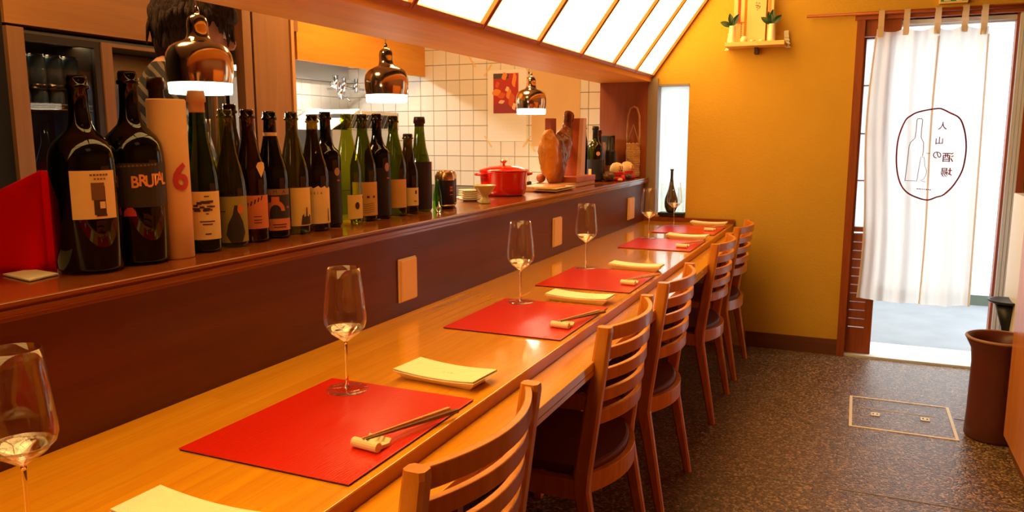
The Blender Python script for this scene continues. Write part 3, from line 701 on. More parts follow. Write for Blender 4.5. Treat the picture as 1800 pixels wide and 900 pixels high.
# 1 magnum
t, r, a = bottle('very large dark magnum bottle with square cream label, leftmost in the row', -.103, .972, .056, .346, 'mag', G_dark)
lb = label(t, r, a, -24, 54, .098, .182, M_lab)
mark(lb, r, a, 22, .130, .020, .05, M_ink, off=.0010); mark(lb, r, a, 20, .146, .022, .03, mat('label_ink_brown', srgb(120, 80, 50), .7), off=.0013); mark(lb, r, a, 26, .122, .009, .012, M_lab, off=.0016)
[mark(lb, r, a, 10+5.4*k, .1745, .0038, .0028+.0006*(k % 2), MC['label_ink_brown'], name='small_print') for k in range(6)]; [mark(lb, r, a, 16+5.4*k, .1675, .0034, .0026, MC['label_ink_brown'], name='small_print') for k in range(4)]; mark(lb, r, a, 24, .104, .018, .003, M_ink)
# 2 magnum BRUTAL
t, r, a = bottle('large dark magnum bottle with orange BRUTAL lettering, second in the row', -.103, 1.078, .055, .361, 'mag', G_dark)
lb = label(t, r, a, -60, 78, .110, .192, M_labk)
for i, (c, k) in enumerate(zip((0, 14, 27, 39, 50, 61), 'BRUTAL')):
    bm = text_bm(k, .030, bold=.025)
    for v in bm.verts: v.co.z += .002*math.sin(i*2.1); v.co.x *= .82
    wrap(bm, r, a+math.radians(c), .156+.0012*i, .0014); obj('lettering', bm, mat('orange_print', srgb(236, 150, 66), .6), lb)
for k in range(10): mark(lb, r, a, -22+k*7, .186+.0003*k, .0045, .0035, mat('dim_gold_print', srgb(120, 84, 40), .6), name='small_print')
mark(t, r, a, -12, .102, .022, .016, M_rose, pts=[(-.5, -.5), (.5, -.5), (.45, .1), (.2, .5), (-.2, .5), (-.45, .1)])
# amber bottle standing behind the tube
bottle('amber necked bottle rising behind the cream cardboard tube', -.235, 1.262, .038, .365, 'burg', G_amber, foil=(.78, mat('dark_foil', srgb(48, 22, 16), .4)))
# 3 tube
tb = thing('gift_tube', 'cream cardboard bottle tube with a large red 6 on it', 'tube', (-.09, 1.152, .9805))
a = math.atan2(-1.152, 1.157+.09)
obj('tube_wall', L([(.0355, 0), (.0365, .002), (.0365, .310), (.0345, .3125), (.0335, .310), (.0335, .30)], 40), mat('tube_card', srgb(232, 176, 112), .6, var=.08, vscale=9), tb, smooth=True)
txt(tb, .0368, a, 30, .160, .072, '6', M_rose, 'numeral', bold=.022)
# 4 emerald, white foil
t, r, a = bottle('deep green bottle with cream neck foil and tall cream label', -.100, 1.240, .036, .333, 'flute', G_emer, foil=(.80, mat('pale_foil', srgb(214, 170, 130), .5)))
lb = label(t, r, a, -60, 68, .028, .128, M_lab); rng = random.Random(3)
for k in range(16): mark(lb, r, a, -6+rng.uniform(-32, 40), .098+rng.uniform(-.010, .010), rng.uniform(.006, .014), rng.uniform(.002, .006), M_ink, off=.0011+k*.00005)
for z, w in ((.118, .010), (.082, .006), (.066, .030), (.060, .02), (.040, .012)): mark(lb, r, a, 14, z, w, .0022, M_ink)
# 5 clear olive + pear
t, r, a = bottle('pale yellow green bottle with a pear drawn on its olive label', -.104, 1.322, .038, .299, 'flute', G_lgreen)
lb = label(t, r, a, -60, 72, .012, .112, M_labg)
mark(lb, r, a, 18, .052, .042, .082, M_labk, pts=[(-.3, -.48), (.3, -.48), (.5, -.25), (.38, .05), (.16, .3), (.1, .5), (-.05, .5), (-.16, .25), (-.4, 0), (-.5, -.28)])
mark(lb, r, a, 34, .084, .014, .022, M_figo, pts=[(math.cos(k*PI/6)*.5, math.sin(k*PI/6)*.5) for k in range(12)], off=.0016); mark(lb, r, a, -22, .08, .012, .002, M_ink)
bottle('clear dark necked bottle behind the pear label bottle', -.212, 1.452, .037, .316, 'burg', G_brown)
# jar behind
t = thing('drink_carafe', 'slender glass carafe with cream top and orange juice, lit under the nearest lamp', 'carafe', (-.225, 1.37, .9805))
obj('glass', L([(0, .002), (.028, .004), (.03, .01), (.024, .12), (.021, .2), (.024, .28), (.023, .28), (.0195, .2), (.0225, .12), (.028, .012), (0, .008)], 28, cap=False), glassy('clear_bottle', (.8, .82, .8, 1)), t, smooth=True)
obj('juice', L([(.026, .01), (.0215, .12), (.0185, .185)], 24), mat('orange_juice', srgb(246, 130, 40), .4), t, smooth=True)
obj('froth', L([(.0185, .186), (.0182, .21), (.0185, .25)], 24), mat('cream_froth', srgb(255, 240, 205), .6), t, smooth=True)
# 6
t, r, a = bottle('brown bottle with salmon label and heart sticker on its shoulder', -.119, 1.407, .038, .301, 'burg', G_brown)
lb = label(t, r, a, -50, 70, .032, .108, M_labp)
for k in range(6): mark(lb, r, a, -24+12*k, .082+.004*k, .006, .010, M_ink, pts=[(-.5, -.5), (0, -.5), (.5, .5), (-.1, .5)])
for z in (.060, .052, .046): mark(lb, r, a, 20, z, .018, .0015, M_ink)
mark(t, r*.90, a, 40, .166, .022, .036, M_lab, name='heart_sticker', pts=[(0, -.5), (.5, .1), (.42, .42), (.12, .5), (-.3, .45), (-.5, .2)], off=.0035)
# 7 OMA
t, r, a = bottle('dark bottle with cream neck band and charcoal label of an orange figure', -.120, 1.482, .038, .299, 'burg', G_dark)
obj('neck_band', L([(.0165, .205), (.0158, .25)], 24, cap=False), M_lab, t, smooth=True)
lb = label(t, r, a, -60, 74, .020, .118, M_labk)
bm = arcpatch(r, a-1.05, a+1.25, .104, .118, off=.0010); obj('band', bm, mat('label_greybrown', srgb(140, 104, 66), .7), lb)
bm = arcpatch(r, a-1.05, a+1.25, .020, .048, off=.0010); obj('band', bm, M_labp, lb)
for c, k in ((-30, 'O'), (8, 'M'), (40, 'A')): txt(lb, r, a, c, .111, .012, k, M_ink)
arch = [(.5*math.cos(q), .5*math.sin(q)) for q in [PI*k/10 for k in range(11)]]+[(.28*math.cos(q), .30*math.sin(q)) for q in [PI*(10-k)/10 for k in range(11)]]
mark(lb, r, a, 8, .066, .046, .050, M_figo, pts=arch); mark(lb, r, a, 8, .094, .018, .012, M_figo); mark(lb, r, a, -22, .062, .012, .024, M_figo); mark(lb, r, a, 58, .074, .008, .005, M_rose)
mark(lb, r, a, 22, .034, .034, .002, M_ink, off=.0016); mark(lb, r, a, 22, .028, .030, .002, M_ink, off=.0016)
# 8
t, r, a = bottle('olive bottle with yellow label of a dark castle like drawing', -.122, 1.563, .038, .30, 'burg', G_green)
lb = label(t, r, a, -14, 82, .022, .116, M_laby); label(t, r, a, -70, -22, .045, .104, M_laby, name='side_label')
mark(lb, r, a, 45, .046, .032, .042, M_ink, pts=[(-.5, -.5), (.5, -.5), (.5, .0), (.3, .1), (.25, -.05), (.1, .0), (.1, .5), (0, .5), (-.05, 0), (-.2, -.05), (-.25, .15), (-.4, 0)])
# 9 Mizia
t, r, a = bottle('dark brown bottle with torn edged cream label reading Mizia', -.120, 1.640, .038, .295, 'burg', G_brown)
lb = label(t, r, a, -50, 80, .020, .108, M_lab, top=lambda u: .006*math.sin(u*3)+.003*math.sin(u*29))
for c, k in zip((-28, -12, 0, 12, 26), 'Mizia'): txt(lb, r, a, c, .099, .011, k, M_ink)
mark(lb, r, a, 58, .042, .004, .034, M_ink, pts=[(-.5, -.5), (.5, -.5), (.3, .1), (.2, .5), (-.2, .5), (-.5, .2)])
# 10
t, r, a = bottle('dark bottle with high shoulders and small round white emblem, beside the Mizia bottle', -.143, 1.725, .038, .305, 'bord', G_dark)
label(t, r, a, -60, 75, .01, .15, mat('label_black', srgb(26, 20, 22), .5))
mark(t, r, a, 44, .148, .018, .022, mat('emblem_grey', srgb(170, 130, 110), .6), name='emblem', pts=[(math.cos(k*PI/6)*.5, math.sin(k*PI/6)*.5) for k in range(12)]); mark(t, r, a, 50, .125, .01, .004, M_rose)
# 11
t, r, a = bottle('light green bottle with low cream label and round dark stamp', -.132, 1.804, .038, .301, 'burg', G_lgreen)
lb = label(t, r, a, -4, 80, .016, .082, M_laby)
mark(lb, r, a, 38, .052, .015, .020, M_ink, name='stamp', pts=[(math.cos(k*PI/8)*.5, math.sin(k*PI/8)*.5) for k in range(16)])
# 12
t, r, a = bottle('olive brown bottle with tall mottled ochre label', -.142, 1.894, .038, .303, 'burg', G_green)
lb = label(t, r, a, -55, 78, .016, .112, M_labo)
for c in (-10, 18, 46): mark(lb, r, a, c, .07, .008, .006, M_ink)
for k in range(5): mark(lb, r, a, 22, .026+.006*k, .034, .0012, M_ink, pts=[(-.5, -.5), (-.2, -1.5), (.1, .5), (.5, 1.5), (.5, 2.4), (.1, 1.4), (-.2, -.6), (-.5, .5)])
# 13
t, r, a = bottle('dark high shouldered bottle with round emblem, left of the plain ochre label', -.139, 1.964, .038, .306, 'bord', G_dark)
label(t, r, a, -60, 75, .01, .15, MC['label_black'])
mark(t, r, a, 44, .152, .016, .026, MC['emblem_grey'], name='emblem', pts=[(math.cos(k*PI/6)*.5, math.sin(k*PI/6)*.5) for k in range(12)]); mark(t, r, a, 50, .12, .01, .004, M_rose)
# 14
t, r, a = bottle('olive bottle with plain ochre label, third from the cans', -.139, 2.053, .038, .302, 'burg', G_green)
label(t, r, a, -50, 70, .026, .112, M_labo)
# 15 small
t, r, a = bottle('short brown half bottle with small cream label', -.133, 2.127, .031, .249, 'burg', G_brown)
lb = label(t, r, a, -30, 75, .026, .082, M_lab); mark(lb, r, a, 45, .068, .007, .011, M_ink); mark(lb, r, a, 40, .04, .012, .002, M_ink)
# 16
t, r, a = bottle('dark bottle with wrap round black label and pink stripe, last before the cans', -.139, 2.210, .037, .302, 'flute', G_green, foil=(.9, mat('dark_foil', srgb(48, 22, 16), .4)))
lb = label(t, r, a, -80, 88, .008, .160, mat('label_violet_black', srgb(40, 26, 34), .5)); mark(lb, r, a, 78, .146, .014, .024, mat('pink_print', srgb(210, 30, 110), .5))
# glass drop and green shape added for light shining through the bottle
t = thing('glint_drop', 'tiny clear glass drop added for light seen through a bottle, between dark bottle and cans', 'vase', (-.06, 2.19, .9805))
obj('drop', L([(0, 0), (.006, .001), (.0095, .008), (.008, .016), (.003, .024), (.0015, .034), (0, .036)], 16, cap=False), M_wgs, t, smooth=True)
t = tag(obj('green_glint', L([(0, 0), (.014, 0), (.016, .01), (.014, .05), (.006, .085), (.004, .10), (0, .10)], 20, cap=False), gl('bright_green_glass', (.35, .75, .12, 1), .1), smooth=True), 'slim bright green glass shape added for light through a bottle, left of the cans', 'bottle')
t.location = (-.105, 2.262, .9805)
# cans on ledge
M_can2 = mat('navy_can', srgb(40, 38, 58), .3, metal=.2)
c1 = can('beer_can', 'front navy and green drink can on the ledge', .033, .123, (-.112, 2.327, .9805), M_can2, 'two navy cans on the ledge')
c2 = can('beer_can', 'rear navy drink can half hidden on the ledge', .033, .123, (-.150, 2.412, .9805), M_can2, 'two navy cans on the ledge')
for c, x, y in ((c1, -.112, 2.327), (c2, -.150, 2.412)):
    a = math.atan2(-y, 1.157-x)
    obj('shoulder_band', L([(.0333, .095), (.0333, .1085), (.0285, .1195)], 28, cap=False), M_canm, c, smooth=True)
    obj('green_panel', arcpatch(.033, a-1.3, a-.75, .014, .1, off=.0005), mat('can_green', srgb(20, 96, 60), .4), c)
    obj('cream_panel', arcpatch(.033, a-.9, a-.62, .02, .045, off=.0009), M_labg, c)
    for k, z in enumerate((.072, .062, .048)): mark(c, .033, a, 40, z, .013 if k else .012, .007 if k < 2 else .003, mat('can_red_print', srgb(196, 84, 70), .5))
# stacked small plates
for k in range(5):
    o = obj('small_plate', L([(0, 0), (.026, 0), (.030, .003), (.044, .0075), (.0445, .0088), (.030, .0052), (0, .0045)], 32, cap=False), M_ceramic, smooth=True)
    o.location = (-.175, 2.64, .9805+.0082*k)
    tag(o, ['bottom', 'second from bottom', 'middle', 'fourth', 'topmost'][k] + ' cream plate of the stack between cans and pot', 'plate', 'stack of small plates')
t = tag(obj('glass_plate', L([(0, 0), (.04, 0), (.046, .004), (.046, .006), (0, .003)], 32, cap=False), M_white, smooth=True), 'white flat plate at the back of the ledge beside the plate stack', 'plate'); t.location = (-.235, 2.74, .9805)
# footed cup
t = tag(obj('footed_cup', L([(0, .006), (.013, .0), (.021, .0), (.022, .004), (.014, .018), (.012, .026), (.026, .040), (.040, .062), (.042, .066), (.039, .066), (.024, .044), (0, .036)], 32, cap=False), mat('celadon_ceramic', srgb(214, 196, 130), .25), smooth=True), 'cream footed sake cup in front of the red pot', 'cup'); t.location = (-.075, 2.56, .9805)
# red pot
pt = thing('casserole_pot', 'glossy red enamel casserole pot with lid on the ledge', 'pot', (-.175, 2.95, .9805))
M_en = mat('red_enamel', srgb(216, 26, 8), .12, coat=.6, spec=.6)
obj('body', L([(0, 0), (.078, 0), (.088, .006), (.094, .03), (.098, .088), (.101, .094), (.101, .098), (.097, .099), (.094, .09), (0, .09)], 48, cap=False), M_en, pt, smooth=True)
ld = obj('lid', L([(.1025, .0992), (.1035, .103), (.094, .108), (.06, .118), (.02, .122), (0, .1225)], 48), M_en, pt, smooth=True)
obj('knob', L([(.006, .121), (.005, .130), (.013, .137), (.015, .141), (.012, .145), (0, .146)], 20), M_brass, ld, smooth=True)
for s in (-1, 1):
    bm = bmesh.new(); tube(bm, [(s*.096, -.03, .085), (s*.118, -.022, .088), (s*.124, 0, .088), (s*.118, .022, .088), (s*.096, .03, .085)], .006, 10); o = obj('handle', bm, M_en, pt, smooth=True); o.rotation_euler = (0, 0, .9)
# flat white plates
for k, (s, dx) in enumerate(((1, 0), (.96, .004))):
    bm = bmesh.new(); 
    R = []
    for w, z in ((.8, 0), (1, .007), (1, .009), (.86, .004)): R.append([bm.verts.new((a*.055*w*s, b*.13*w*s, z)) for a, b in ((-1, -1), (1, -1), (1, 1), (-1, 1))])
    for a, b in zip(R, R[1:]):
        for i in range(4): bm.faces.new((a[i], a[(i+1) % 4], b[(i+1) % 4], b[i]))
    bm.faces.new(R[0][::-1]); bm.faces.new(R[-1]); o = obj('rectangular_plate', bm, M_ceramic); o.location = (-.075+dx, 3.28, .9805+.0093*k)
    tag(o, ('lower' if k == 0 else 'upper')+' of two cream rectangular plates in front of the ham stand', 'plate', 'two rectangular plates')
# ================================================================ HAM
hs = thing('ham_stand', 'reddish wooden ham stand with tall upright post', 'stand', (-.15, 3.60, .9805))
M_hs = wood('ham_stand_wood', srgb(196, 98, 52), srgb(168, 76, 38), (4, 4, 4), rough=.45, scale=4)
obj('base_board', B(-.09, .085, -.42, .24, .0, .022), wood('ham_board_wood', srgb(222, 160, 96), srgb(196, 130, 72), (8, 1, 8), rough=.5, scale=4), hs, bevel=.003)
obj('base_block', B(-.06, .088, -.06, .24, .0225, .048), M_hs, hs, bevel=.002)
bm = bmesh.new(); hexa(bm, [(-.04, .08, .048), (.04, .08, .048), (.04, .15, .048), (-.04, .15, .048), (-.04, .12, .33), (.04, .12, .33), (.04, .165, .33), (-.04, .165, .33)])
obj('post', bm, M_hs, hs, bevel=.003)
bm = bmesh.new(); hexa(bm, [(.0405, .08, .048), (.06, .08, .048), (.06, .15, .048), (.0405, .15, .048), (.0405, .12, .33), (.06, .12, .33), (.06, .165, .33), (.0405, .165, .33)])
obj('post_face', bm, mat('pale_rose_wood', srgb(220, 170, 140), .5), hs)
bm = bmesh.new(); hexa(bm, [(-.05, -.12, .25), (-.02, -.12, .25), (-.02, -.05, .25), (-.05, -.05, .25), (-.05, -.12, .325), (-.02, -.12, .325), (-.02, -.05, .325), (-.05, -.05, .325)])
obj('prong_block', bm, M_hs, hs)
obj('skewer', tube(bmesh.new(), [(-.035, -.09, .26), (-.03, .125, .2)], .004, 8), M_chrome, hs)
obj('clamp', tube(bmesh.new(), [(0, .04, .16), (0, .09, .2), (0, .05, .24)], .012, 10), M_chrome, hs, smooth=True)
bm = bmesh.new(); RY = lambda a: Matrix.Rotation(a, 4, 'X')
ell(bm, (0, -.12, .12), (.055, .075, .125), 20, RY(.12)); ell(bm, (0, -.20, .15), (.045, .05, .115), 20, RY(.0)); ell(bm, (0, -.04, .17), (.05, .06, .09), 20, RY(-.5))
ell(bm, (0, .02, .225), (.035, .045, .06), 16, RY(-.7)); ell(bm, (0, .06, .28), (.024, .028, .06), 14, RY(-.2)); ell(bm, (0, .075, .325), (.03, .034, .03), 14); ell(bm, (0, -.14, .05), (.035, .05, .05), 14)
me = remesh(bm, .007, 'ham', 3)
for v in me.vertices:
    n = noise.noise(v.co*22)*.009+noise.noise(v.co*60)*.004; v.co += v.normal*n
hm = mat('cured_ham', srgb(150, 82, 40), .25, col2=srgb(84, 40, 22), vscale=14, bump=.6, bscale=40)
nt = hm.node_tree; p = nt.nodes['Principled BSDF']; src = p.inputs['Base Color'].links[0].from_socket
tc = nt.nodes.new('ShaderNodeTexCoord'); sx = nt.nodes.new('ShaderNodeSeparateXYZ'); nt.links.new(tc.outputs['Object'], sx.inputs[0]); cr = nt.nodes.new('ShaderNodeValToRGB'); mr = nt.nodes.new('ShaderNodeMapRange')
mr.inputs[1].default_value = -.19; mr.inputs[2].default_value = -.15; nt.links.new(sx.outputs[1], mr.inputs[0]); mx = nt.nodes.new('ShaderNodeMix'); mx.data_type = 'RGBA'; nt.links.new(mr.outputs[0], mx.inputs[0]); mx.inputs[6].default_value = srgb(214, 138, 40); nt.links.new(src, mx.inputs[7]); nt.links.new(mx.outputs[2], p.inputs['Base Color'])
me.materials.clear(); me.materials.append(hm); o = bpy.data.objects.new('cured_ham', me); link(o); o.location = (-.15, 3.60, .995); tag(o, 'carved cured ham leg standing on the wooden ham stand', 'ham')
# knife + bread on board
t = thing('carving_knife', 'carving knife with black handle lying left of the ham', 'knife', (-.215, 3.33, 1.004)); obj('blade', B(-.01, .01, .0, .12, 0, .002), M_steel, t); obj('handle', tube(bmesh.new(), [(0, -.09, .006), (0, 0, .006)], .009, 10), M_black, t, smooth=True)
t = tag(obj('ham_slice', ell(bmesh.new(), (0, 0, .0), (.02, .035, .022), 14), mat('ham_slice_pink', srgb(226, 130, 84), .45, var=.2, vscale=40), smooth=True), 'pink ham offcut behind the ham leg base', 'ham'); t.location = (-.215, 3.47, 1.026)
# ================================================================ far end of ledge
t, r, a = bottle('green sparkling wine bottle with dark blue label beyond the ham stand', -.135, 4.06, .044, .295, 'mag', G_green, foil=(.78, mat('black_foil', srgb(20, 22, 18), .35)), closed=True)
lb = label(t, r, a, -80, 80, .010, .118, mat('label_navy', srgb(40, 44, 62), .6)); mark(lb, r, a, -38, .05, .02, .036, M_lab); mark(t, r, a, 20, .15, .022, .022, M_lab, name='seal', pts=[(math.cos(k*PI/6)*.5, math.sin(k*PI/6)*.5) for k in range(12)], off=.003)
bottle('slim dark bottle left of the sparkling wine bottle', -.215, 4.10, .034, .30, 'burg', G_dark)
bottle('reddish brown bottle right behind the sparkling wine bottle', -.165, 4.22, .036, .275, 'burg', gl('red_brown_glass', (.3, .07, .02, 1), .2))
t = thing('spirit_carton', 'cream cardboard carton behind the dark sparkling bottle', 'carton', (-.20, 4.33, .9805)); obj('carton', B(-.03, .03, -.03, .03, 0, .205), mat('carton_card', srgb(214, 164, 108), .7), t, bevel=.001); obj('flap', B(-.03, .03, -.03, .03, .2055, .2075), M_ceramic, t)
t = thing('spirit_bottle', 'square shouldered black bottle with tan label at the ledge end', 'bottle', (-.16, 4.42, .9805)); obj('body', L([(.034, 0), (.036, .004), (.036, .15), (.030, .16), (.022, .165), (.022, .235), (0, .236)], 24), M_black, t, smooth=True); obj('label', L([(.0366, .02), (.0366, .075)], 24, cap=False), mat('tan_label', srgb(140, 96, 64), .6), t, smooth=True)
t = thing('black_box_bottle', 'tall black gift box behind the black bottle', 'box', (-.2, 4.50, .9805)); obj('box', B(-.035, .035, -.035, .035, 0, .245), mat('black_card', srgb(34, 30, 26), .5), t, bevel=.001); obj('grey_band', B(-.036, .036, -.036, .036, .16, .20), mat('grey_card', srgb(110, 92, 74), .6), t)
# basket with tall loop handle
bk = thing('woven_basket', 'tall woven straw bottle basket with long loop handle', 'basket', (-.065, 4.575, .9805))
M_straw = mat('straw', srgb(206, 158, 96), .7, var=.2, vscale=60, bump=.4, bscale=150)
bm = bmesh.new()
for k in range(20): tube(bm, [((.036+.003*math.sin(k)) *math.cos(q), .036*math.sin(q), .008+.0098*k) for q in [2*PI*j/20 for j in range(20)]], .0056, 6, closed=True)
obj('weave', bm, M_straw, bk, smooth=True)
for k in range(10):
    q = 2*PI*k/10; obj('stake', tube(bmesh.new(), [(.037*math.cos(q), .037*math.sin(q), 0), (.040*math.cos(q), .040*math.sin(q), .1), (.037*math.cos(q), .037*math.sin(q), .205)], .003, 6), M_straw, bk, smooth=True)
obj('handle', tube(bmesh.new(), [(-.036, 0, .18), (-.038, 0, .26), (-.034, 0, .36), (-.02, 0, .405), (0, 0, .415), (.02, 0, .405), (.034, 0, .36), (.038, 0, .26), (.036, 0, .18)], .0055, 8), M_straw, bk, smooth=True)
obj('handle_brace', tube(bmesh.new(), [(-.036, 0, .2), (0, 0, .31), (.036, 0, .2)], .004, 8), M_straw, bk, smooth=True)
# daruma dolls
def daruma(x, y, rz, lab):
    t = thing('round_doll', lab, 'doll', (x, y, .9805), rz, 'two round dolls on a red cloth')
    obj('cushion', L([(0, 0), (.044, 0), (.05, .008), (.048, .018), (.03, .024), (0, .024)], 28, cap=False), mat('red_cloth', srgb(206, 20, 28), .7), t, smooth=True)
    obj('body', L([(0, .022), (.025, .024), (.037, .042), (.039, .06), (.034, .08), (.022, .094), (0, .100)], 28, cap=False), mat('doll_white', srgb(232, 196, 140), .45, var=.1, vscale=30), t, smooth=True)
    a = -PI/2
    f = obj('face', ell(bmesh.new(), (.026, -.02, .066), (.016, .018, .018), 16), mat('doll_face', srgb(240, 176, 112), .5), t, smooth=True)
    for s in (-1, 1):
        obj('eye', ell(bmesh.new(), (.037+s*.004, -.032+s*.006, .070), (.0025, .0025, .003), 8), M_black, f)
        obj('brow', tube(bmesh.new(), [(.037+s*.002, -.033+s*.004, .077), (.033+s*.006, -.030+s*.012, .078)], .0018, 6), M_black, f)
    obj('beard', tube(bmesh.new(), [(.038, -.036, .058), (.041, -.03, .055)], .003, 6), M_black, f); obj('mouth', ell(bmesh.new(), (.038, -.033, .0535), (.003, .004, .002), 8), M_red, f)
    obj('trim', arcpatch(.0378, -1.9, .6, .030, .046, off=.0015), mat('red_cloth', srgb(206, 20, 28), .7), t)
daruma(-.055, 4.20, .0, 'left round daruma doll with white body on red cushion')
daruma(-.052, 4.40, .25, 'right round daruma doll with orange face near the window frame')
rng = random.Random(5)
for (x, y, s, lab) in ((-.06, 4.065, 1, 'dark brown pine cone like shell on the ledge beside the dolls'), (-.02, 4.32, .6, 'small dark round pebble ornament between the two dolls')):
    bm = ell(bmesh.new(), (0, 0, .026*s), (.034*s, .04*s, .026*s), 20)
    for v in bm.verts: v.co += v.co.normalized()*abs(noise.noise(v.co*90))*.010*s if v.co.z > .004 else Vector((0, 0, 0))
    o = obj('shell_ornament', bm, mat('dark_shell', srgb(52, 36, 26), .35, col2=srgb(110, 70, 40), vscale=60), smooth=False); o.location = (x, y, .9805); tag(o, lab, 'ornament')
o = tag(obj('small_shell', ell(bmesh.new(), (0, 0, .01), (.013, .022, .01), 14), mat('pale_shell', srgb(214, 164, 90), .4), smooth=True), 'pale small shell in front of the dark shell on the ledge', 'ornament'); o.location = (.0, 4.08, .9805)
# ================================================================ ledge near end: red cloth and card
rc = bmesh.new(); n = 14
# folded cloth tent
def cloth_pt(u, v): # u along, v up
    base = Vector((-.27, .80, 0)).lerp(Vector((-.145, .935, 0)), u); topp = Vector((-.34, .74, .135)).lerp(Vector((-.19, .965, .185)), u)
    p = base.lerp(topp, v); w = math.sin(u*9+v*2)*.012*(1-v*.5); return p+Vector((.7*w, -.7*w, 0))
def sheet(f, nu, nv, th):
    bm = bmesh.new(); G = [[bm.verts.new(f(i/nu, j/nv)) for j in range(nv+1)] for i in range(nu+1)]
    for i in range(nu):
        for j in range(nv): bm.faces.new((G[i][j], G[i+1][j], G[i+1][j+1], G[i][j+1]))
    return bm
rcl = thing('red_cloth_tent', 'bright red folded cloth standing at the left end of the ledge', 'cloth', (0, 0, .9805))
M_rc = cloth_mat('red_fabric', srgb(240, 26, 10), .5)
def F1(u, v):
    A = Vector((-.26, .78, 0)); Bq = Vector((-.185, .945, 0)); Ap = Vector((-.25, .80, .10)); Bp = Vector((-.195, .955, .18))
    p = A.lerp(Bq, u).lerp(Ap.lerp(Bp, u), v); p += Vector((.9, -.4, 0))*(.010*math.sin(u*8+v*1.5)*(1-.3*v)); return p
def F2(u, v):
    A = Vector((-.185, .945, 0)); Bq = Vector((-.145, .935, 0)); Ap = Vector((-.195, .955, .18)); Bp = Vector((-.185, .965, .178))
    return A.lerp(Bq, u).lerp(Ap.lerp(Bp, u), v)
bm = sheet(F1, 18, 10, 0); o = obj('front_fold', bm, M_rc, rcl, smooth=True); s = o.modifiers.new('s', 'SOLIDIFY'); s.thickness = .0015
bm = sheet(F2, 4, 8, 0); o = obj('side_fold', bm, M_rc, rcl, smooth=True); s = o.modifiers.new('s', 'SOLIDIFY'); s.thickness = .0015
bm = sheet(lambda u, v: Vector((-.30, .81, 0)).lerp(Vector((-.22, .98, 0)), u).lerp(Vector((-.25, .80, .10)).lerp(Vector((-.195, .955, .18)), u), v), 8, 6, 0); o = obj('back_fold', bm, M_rc, rcl, smooth=True)
cdt = thing('menu_card', 'small cream card lying flat in front of the red cloth', 'card', (-.150, .888, .9815), 0)
bm = bmesh.new(); vs = [(-.046, -.017), (-.051, .038), (.037, .026), (.053, -.038)]
A = [bm.verts.new((x, y, 0)) for x, y in vs]; Q = [bm.verts.new((x, y, .0025)) for x, y in vs]; bm.faces.new(A[::-1]); bm.faces.new(Q)
for i in range(4): bm.faces.new((A[i], A[(i+1) % 4], Q[(i+1) % 4], Q[i]))
obj('card', bm, M_towel, cdt)
t = tag(obj('wine_cork', L([(0, 0), (.011, 0), (.011, .04), (0, .04)], 16, cap=False), mat('cork', srgb(200, 140, 80), .8, var=.3, vscale=80), smooth=True), 'pale cork standing between red cloth and first magnum', 'cork'); t.location = (-.175, .985, .9805)

# ================================================================ switch plates
for i, (ya, yb) in enumerate(((1.838, 1.932), (3.055, 3.155), (4.235, 4.36))):
    t = thing('outlet_cover', ['nearest', 'middle', 'farthest'][i]+' tall cream outlet cover on the dark counter panel', 'outlet cover', (0, ya, .757), 0, 'cream outlet covers on the counter wall')
    w = yb-ya; obj('plate', B(.0005, .006, 0, w, 0, .124), M_cream, t, bevel=.002); obj('flap', B(.0062, .011, .008, w-.004, .004, .120), M_cream, t, bevel=.002)

# ================================================================ posters on tile wall
def taped(name, lab, x0, x1, z0, z1, m, cat, yy=YW-.0185):
    t = thing(name, lab, cat, (0, yy, 0)); obj('sheet', B(x0, x1, -.0006, 0, z0, z1), m, t)
    bm_ = M_tape
    for (x, z, s) in ((x0, z1, 1), (x1, z1, -1), (x0, z0, -1), (x1, z0, 1)):
        bm = bmesh.new(); d = .045; w = .006
        dx, dz = (d*.55, d*.8*s)
        hexa(bm, [(x-dx-w, -.0012, z-dz), (x-dx+w, -.0012, z-dz), (x-dx+w, -.0008, z-dz), (x-dx-w, -.0008, z-dz), (x+dx-w, -.0012, z+dz), (x+dx+w, -.0012, z+dz), (x+dx+w, -.0008, z+dz), (x+dx-w, -.0008, z+dz)])
        obj('tape', bm, M_tape, t)
    return t
M_tape = mat('masking_tape', srgb(236, 196, 128), .6)
cal = taped('calendar_poster', 'taped white calendar poster with red and orange picture', -1.048, -.777, 1.19, 1.64, mat('white_paper', srgb(240, 234, 222), .7), 'poster')
obj('picture_ground', B(-1.008, -.833, -.0016, -.0007, 1.368, 1.618), mat('picture_red', srgb(186, 52, 40), .6), cal)
obj('picture_lower', B(-1.008, -.833, -.002, -.0017, 1.368, 1.428), mat('picture_mauve', srgb(160, 60, 70), .6), cal)
obj('picture_top', B(-1.008, -.9, -.002, -.0017, 1.585, 1.618), mat('picture_slate', srgb(86, 70, 72), .6), cal)
for k, (x, z, a, b, m) in enumerate([(-.93, 1.60, .018, .024, 0), (-.862, 1.575, .014, .045, 0), (-.98, 1.548, .014, .02, 1), (-.985, 1.50, .03, .022, 0), (-.95, 1.48, .025, .02, 1), (-.90, 1.49, .016, .035, 0), (-.88, 1.45, .02, .045, 1), (-.95, 1.44, .02, .012, 2), (-.862, 1.41, .013, .022, 2), (-.91, 1.52, .012, .016, 2)]):
    bm = bmesh.new(); prism(bm, [(x+a*math.cos(q)+.004*math.sin(3*q), z+b*math.sin(q)) for q in [2*PI*j/14 for j in range(14)]], 'y', -.0026-.0001*k, -.0021)
    obj('painted_shape', bm, [mat('shape_orange', srgb(236, 140, 60), .6), mat('shape_rust', srgb(214, 96, 44), .6), mat('shape_cream', srgb(240, 200, 160), .6)][m], cal)
bm = bmesh.new()
for r_ in range(6):
    for c_ in range(7): box(bm, -1.015+c_*.031, -.995+c_*.031, -.0009, -.0007, 1.215+r_*.022, 1.2155+r_*.022)
obj('date_rows', bm, mat('pale_print', srgb(206, 196, 180), .7), cal)
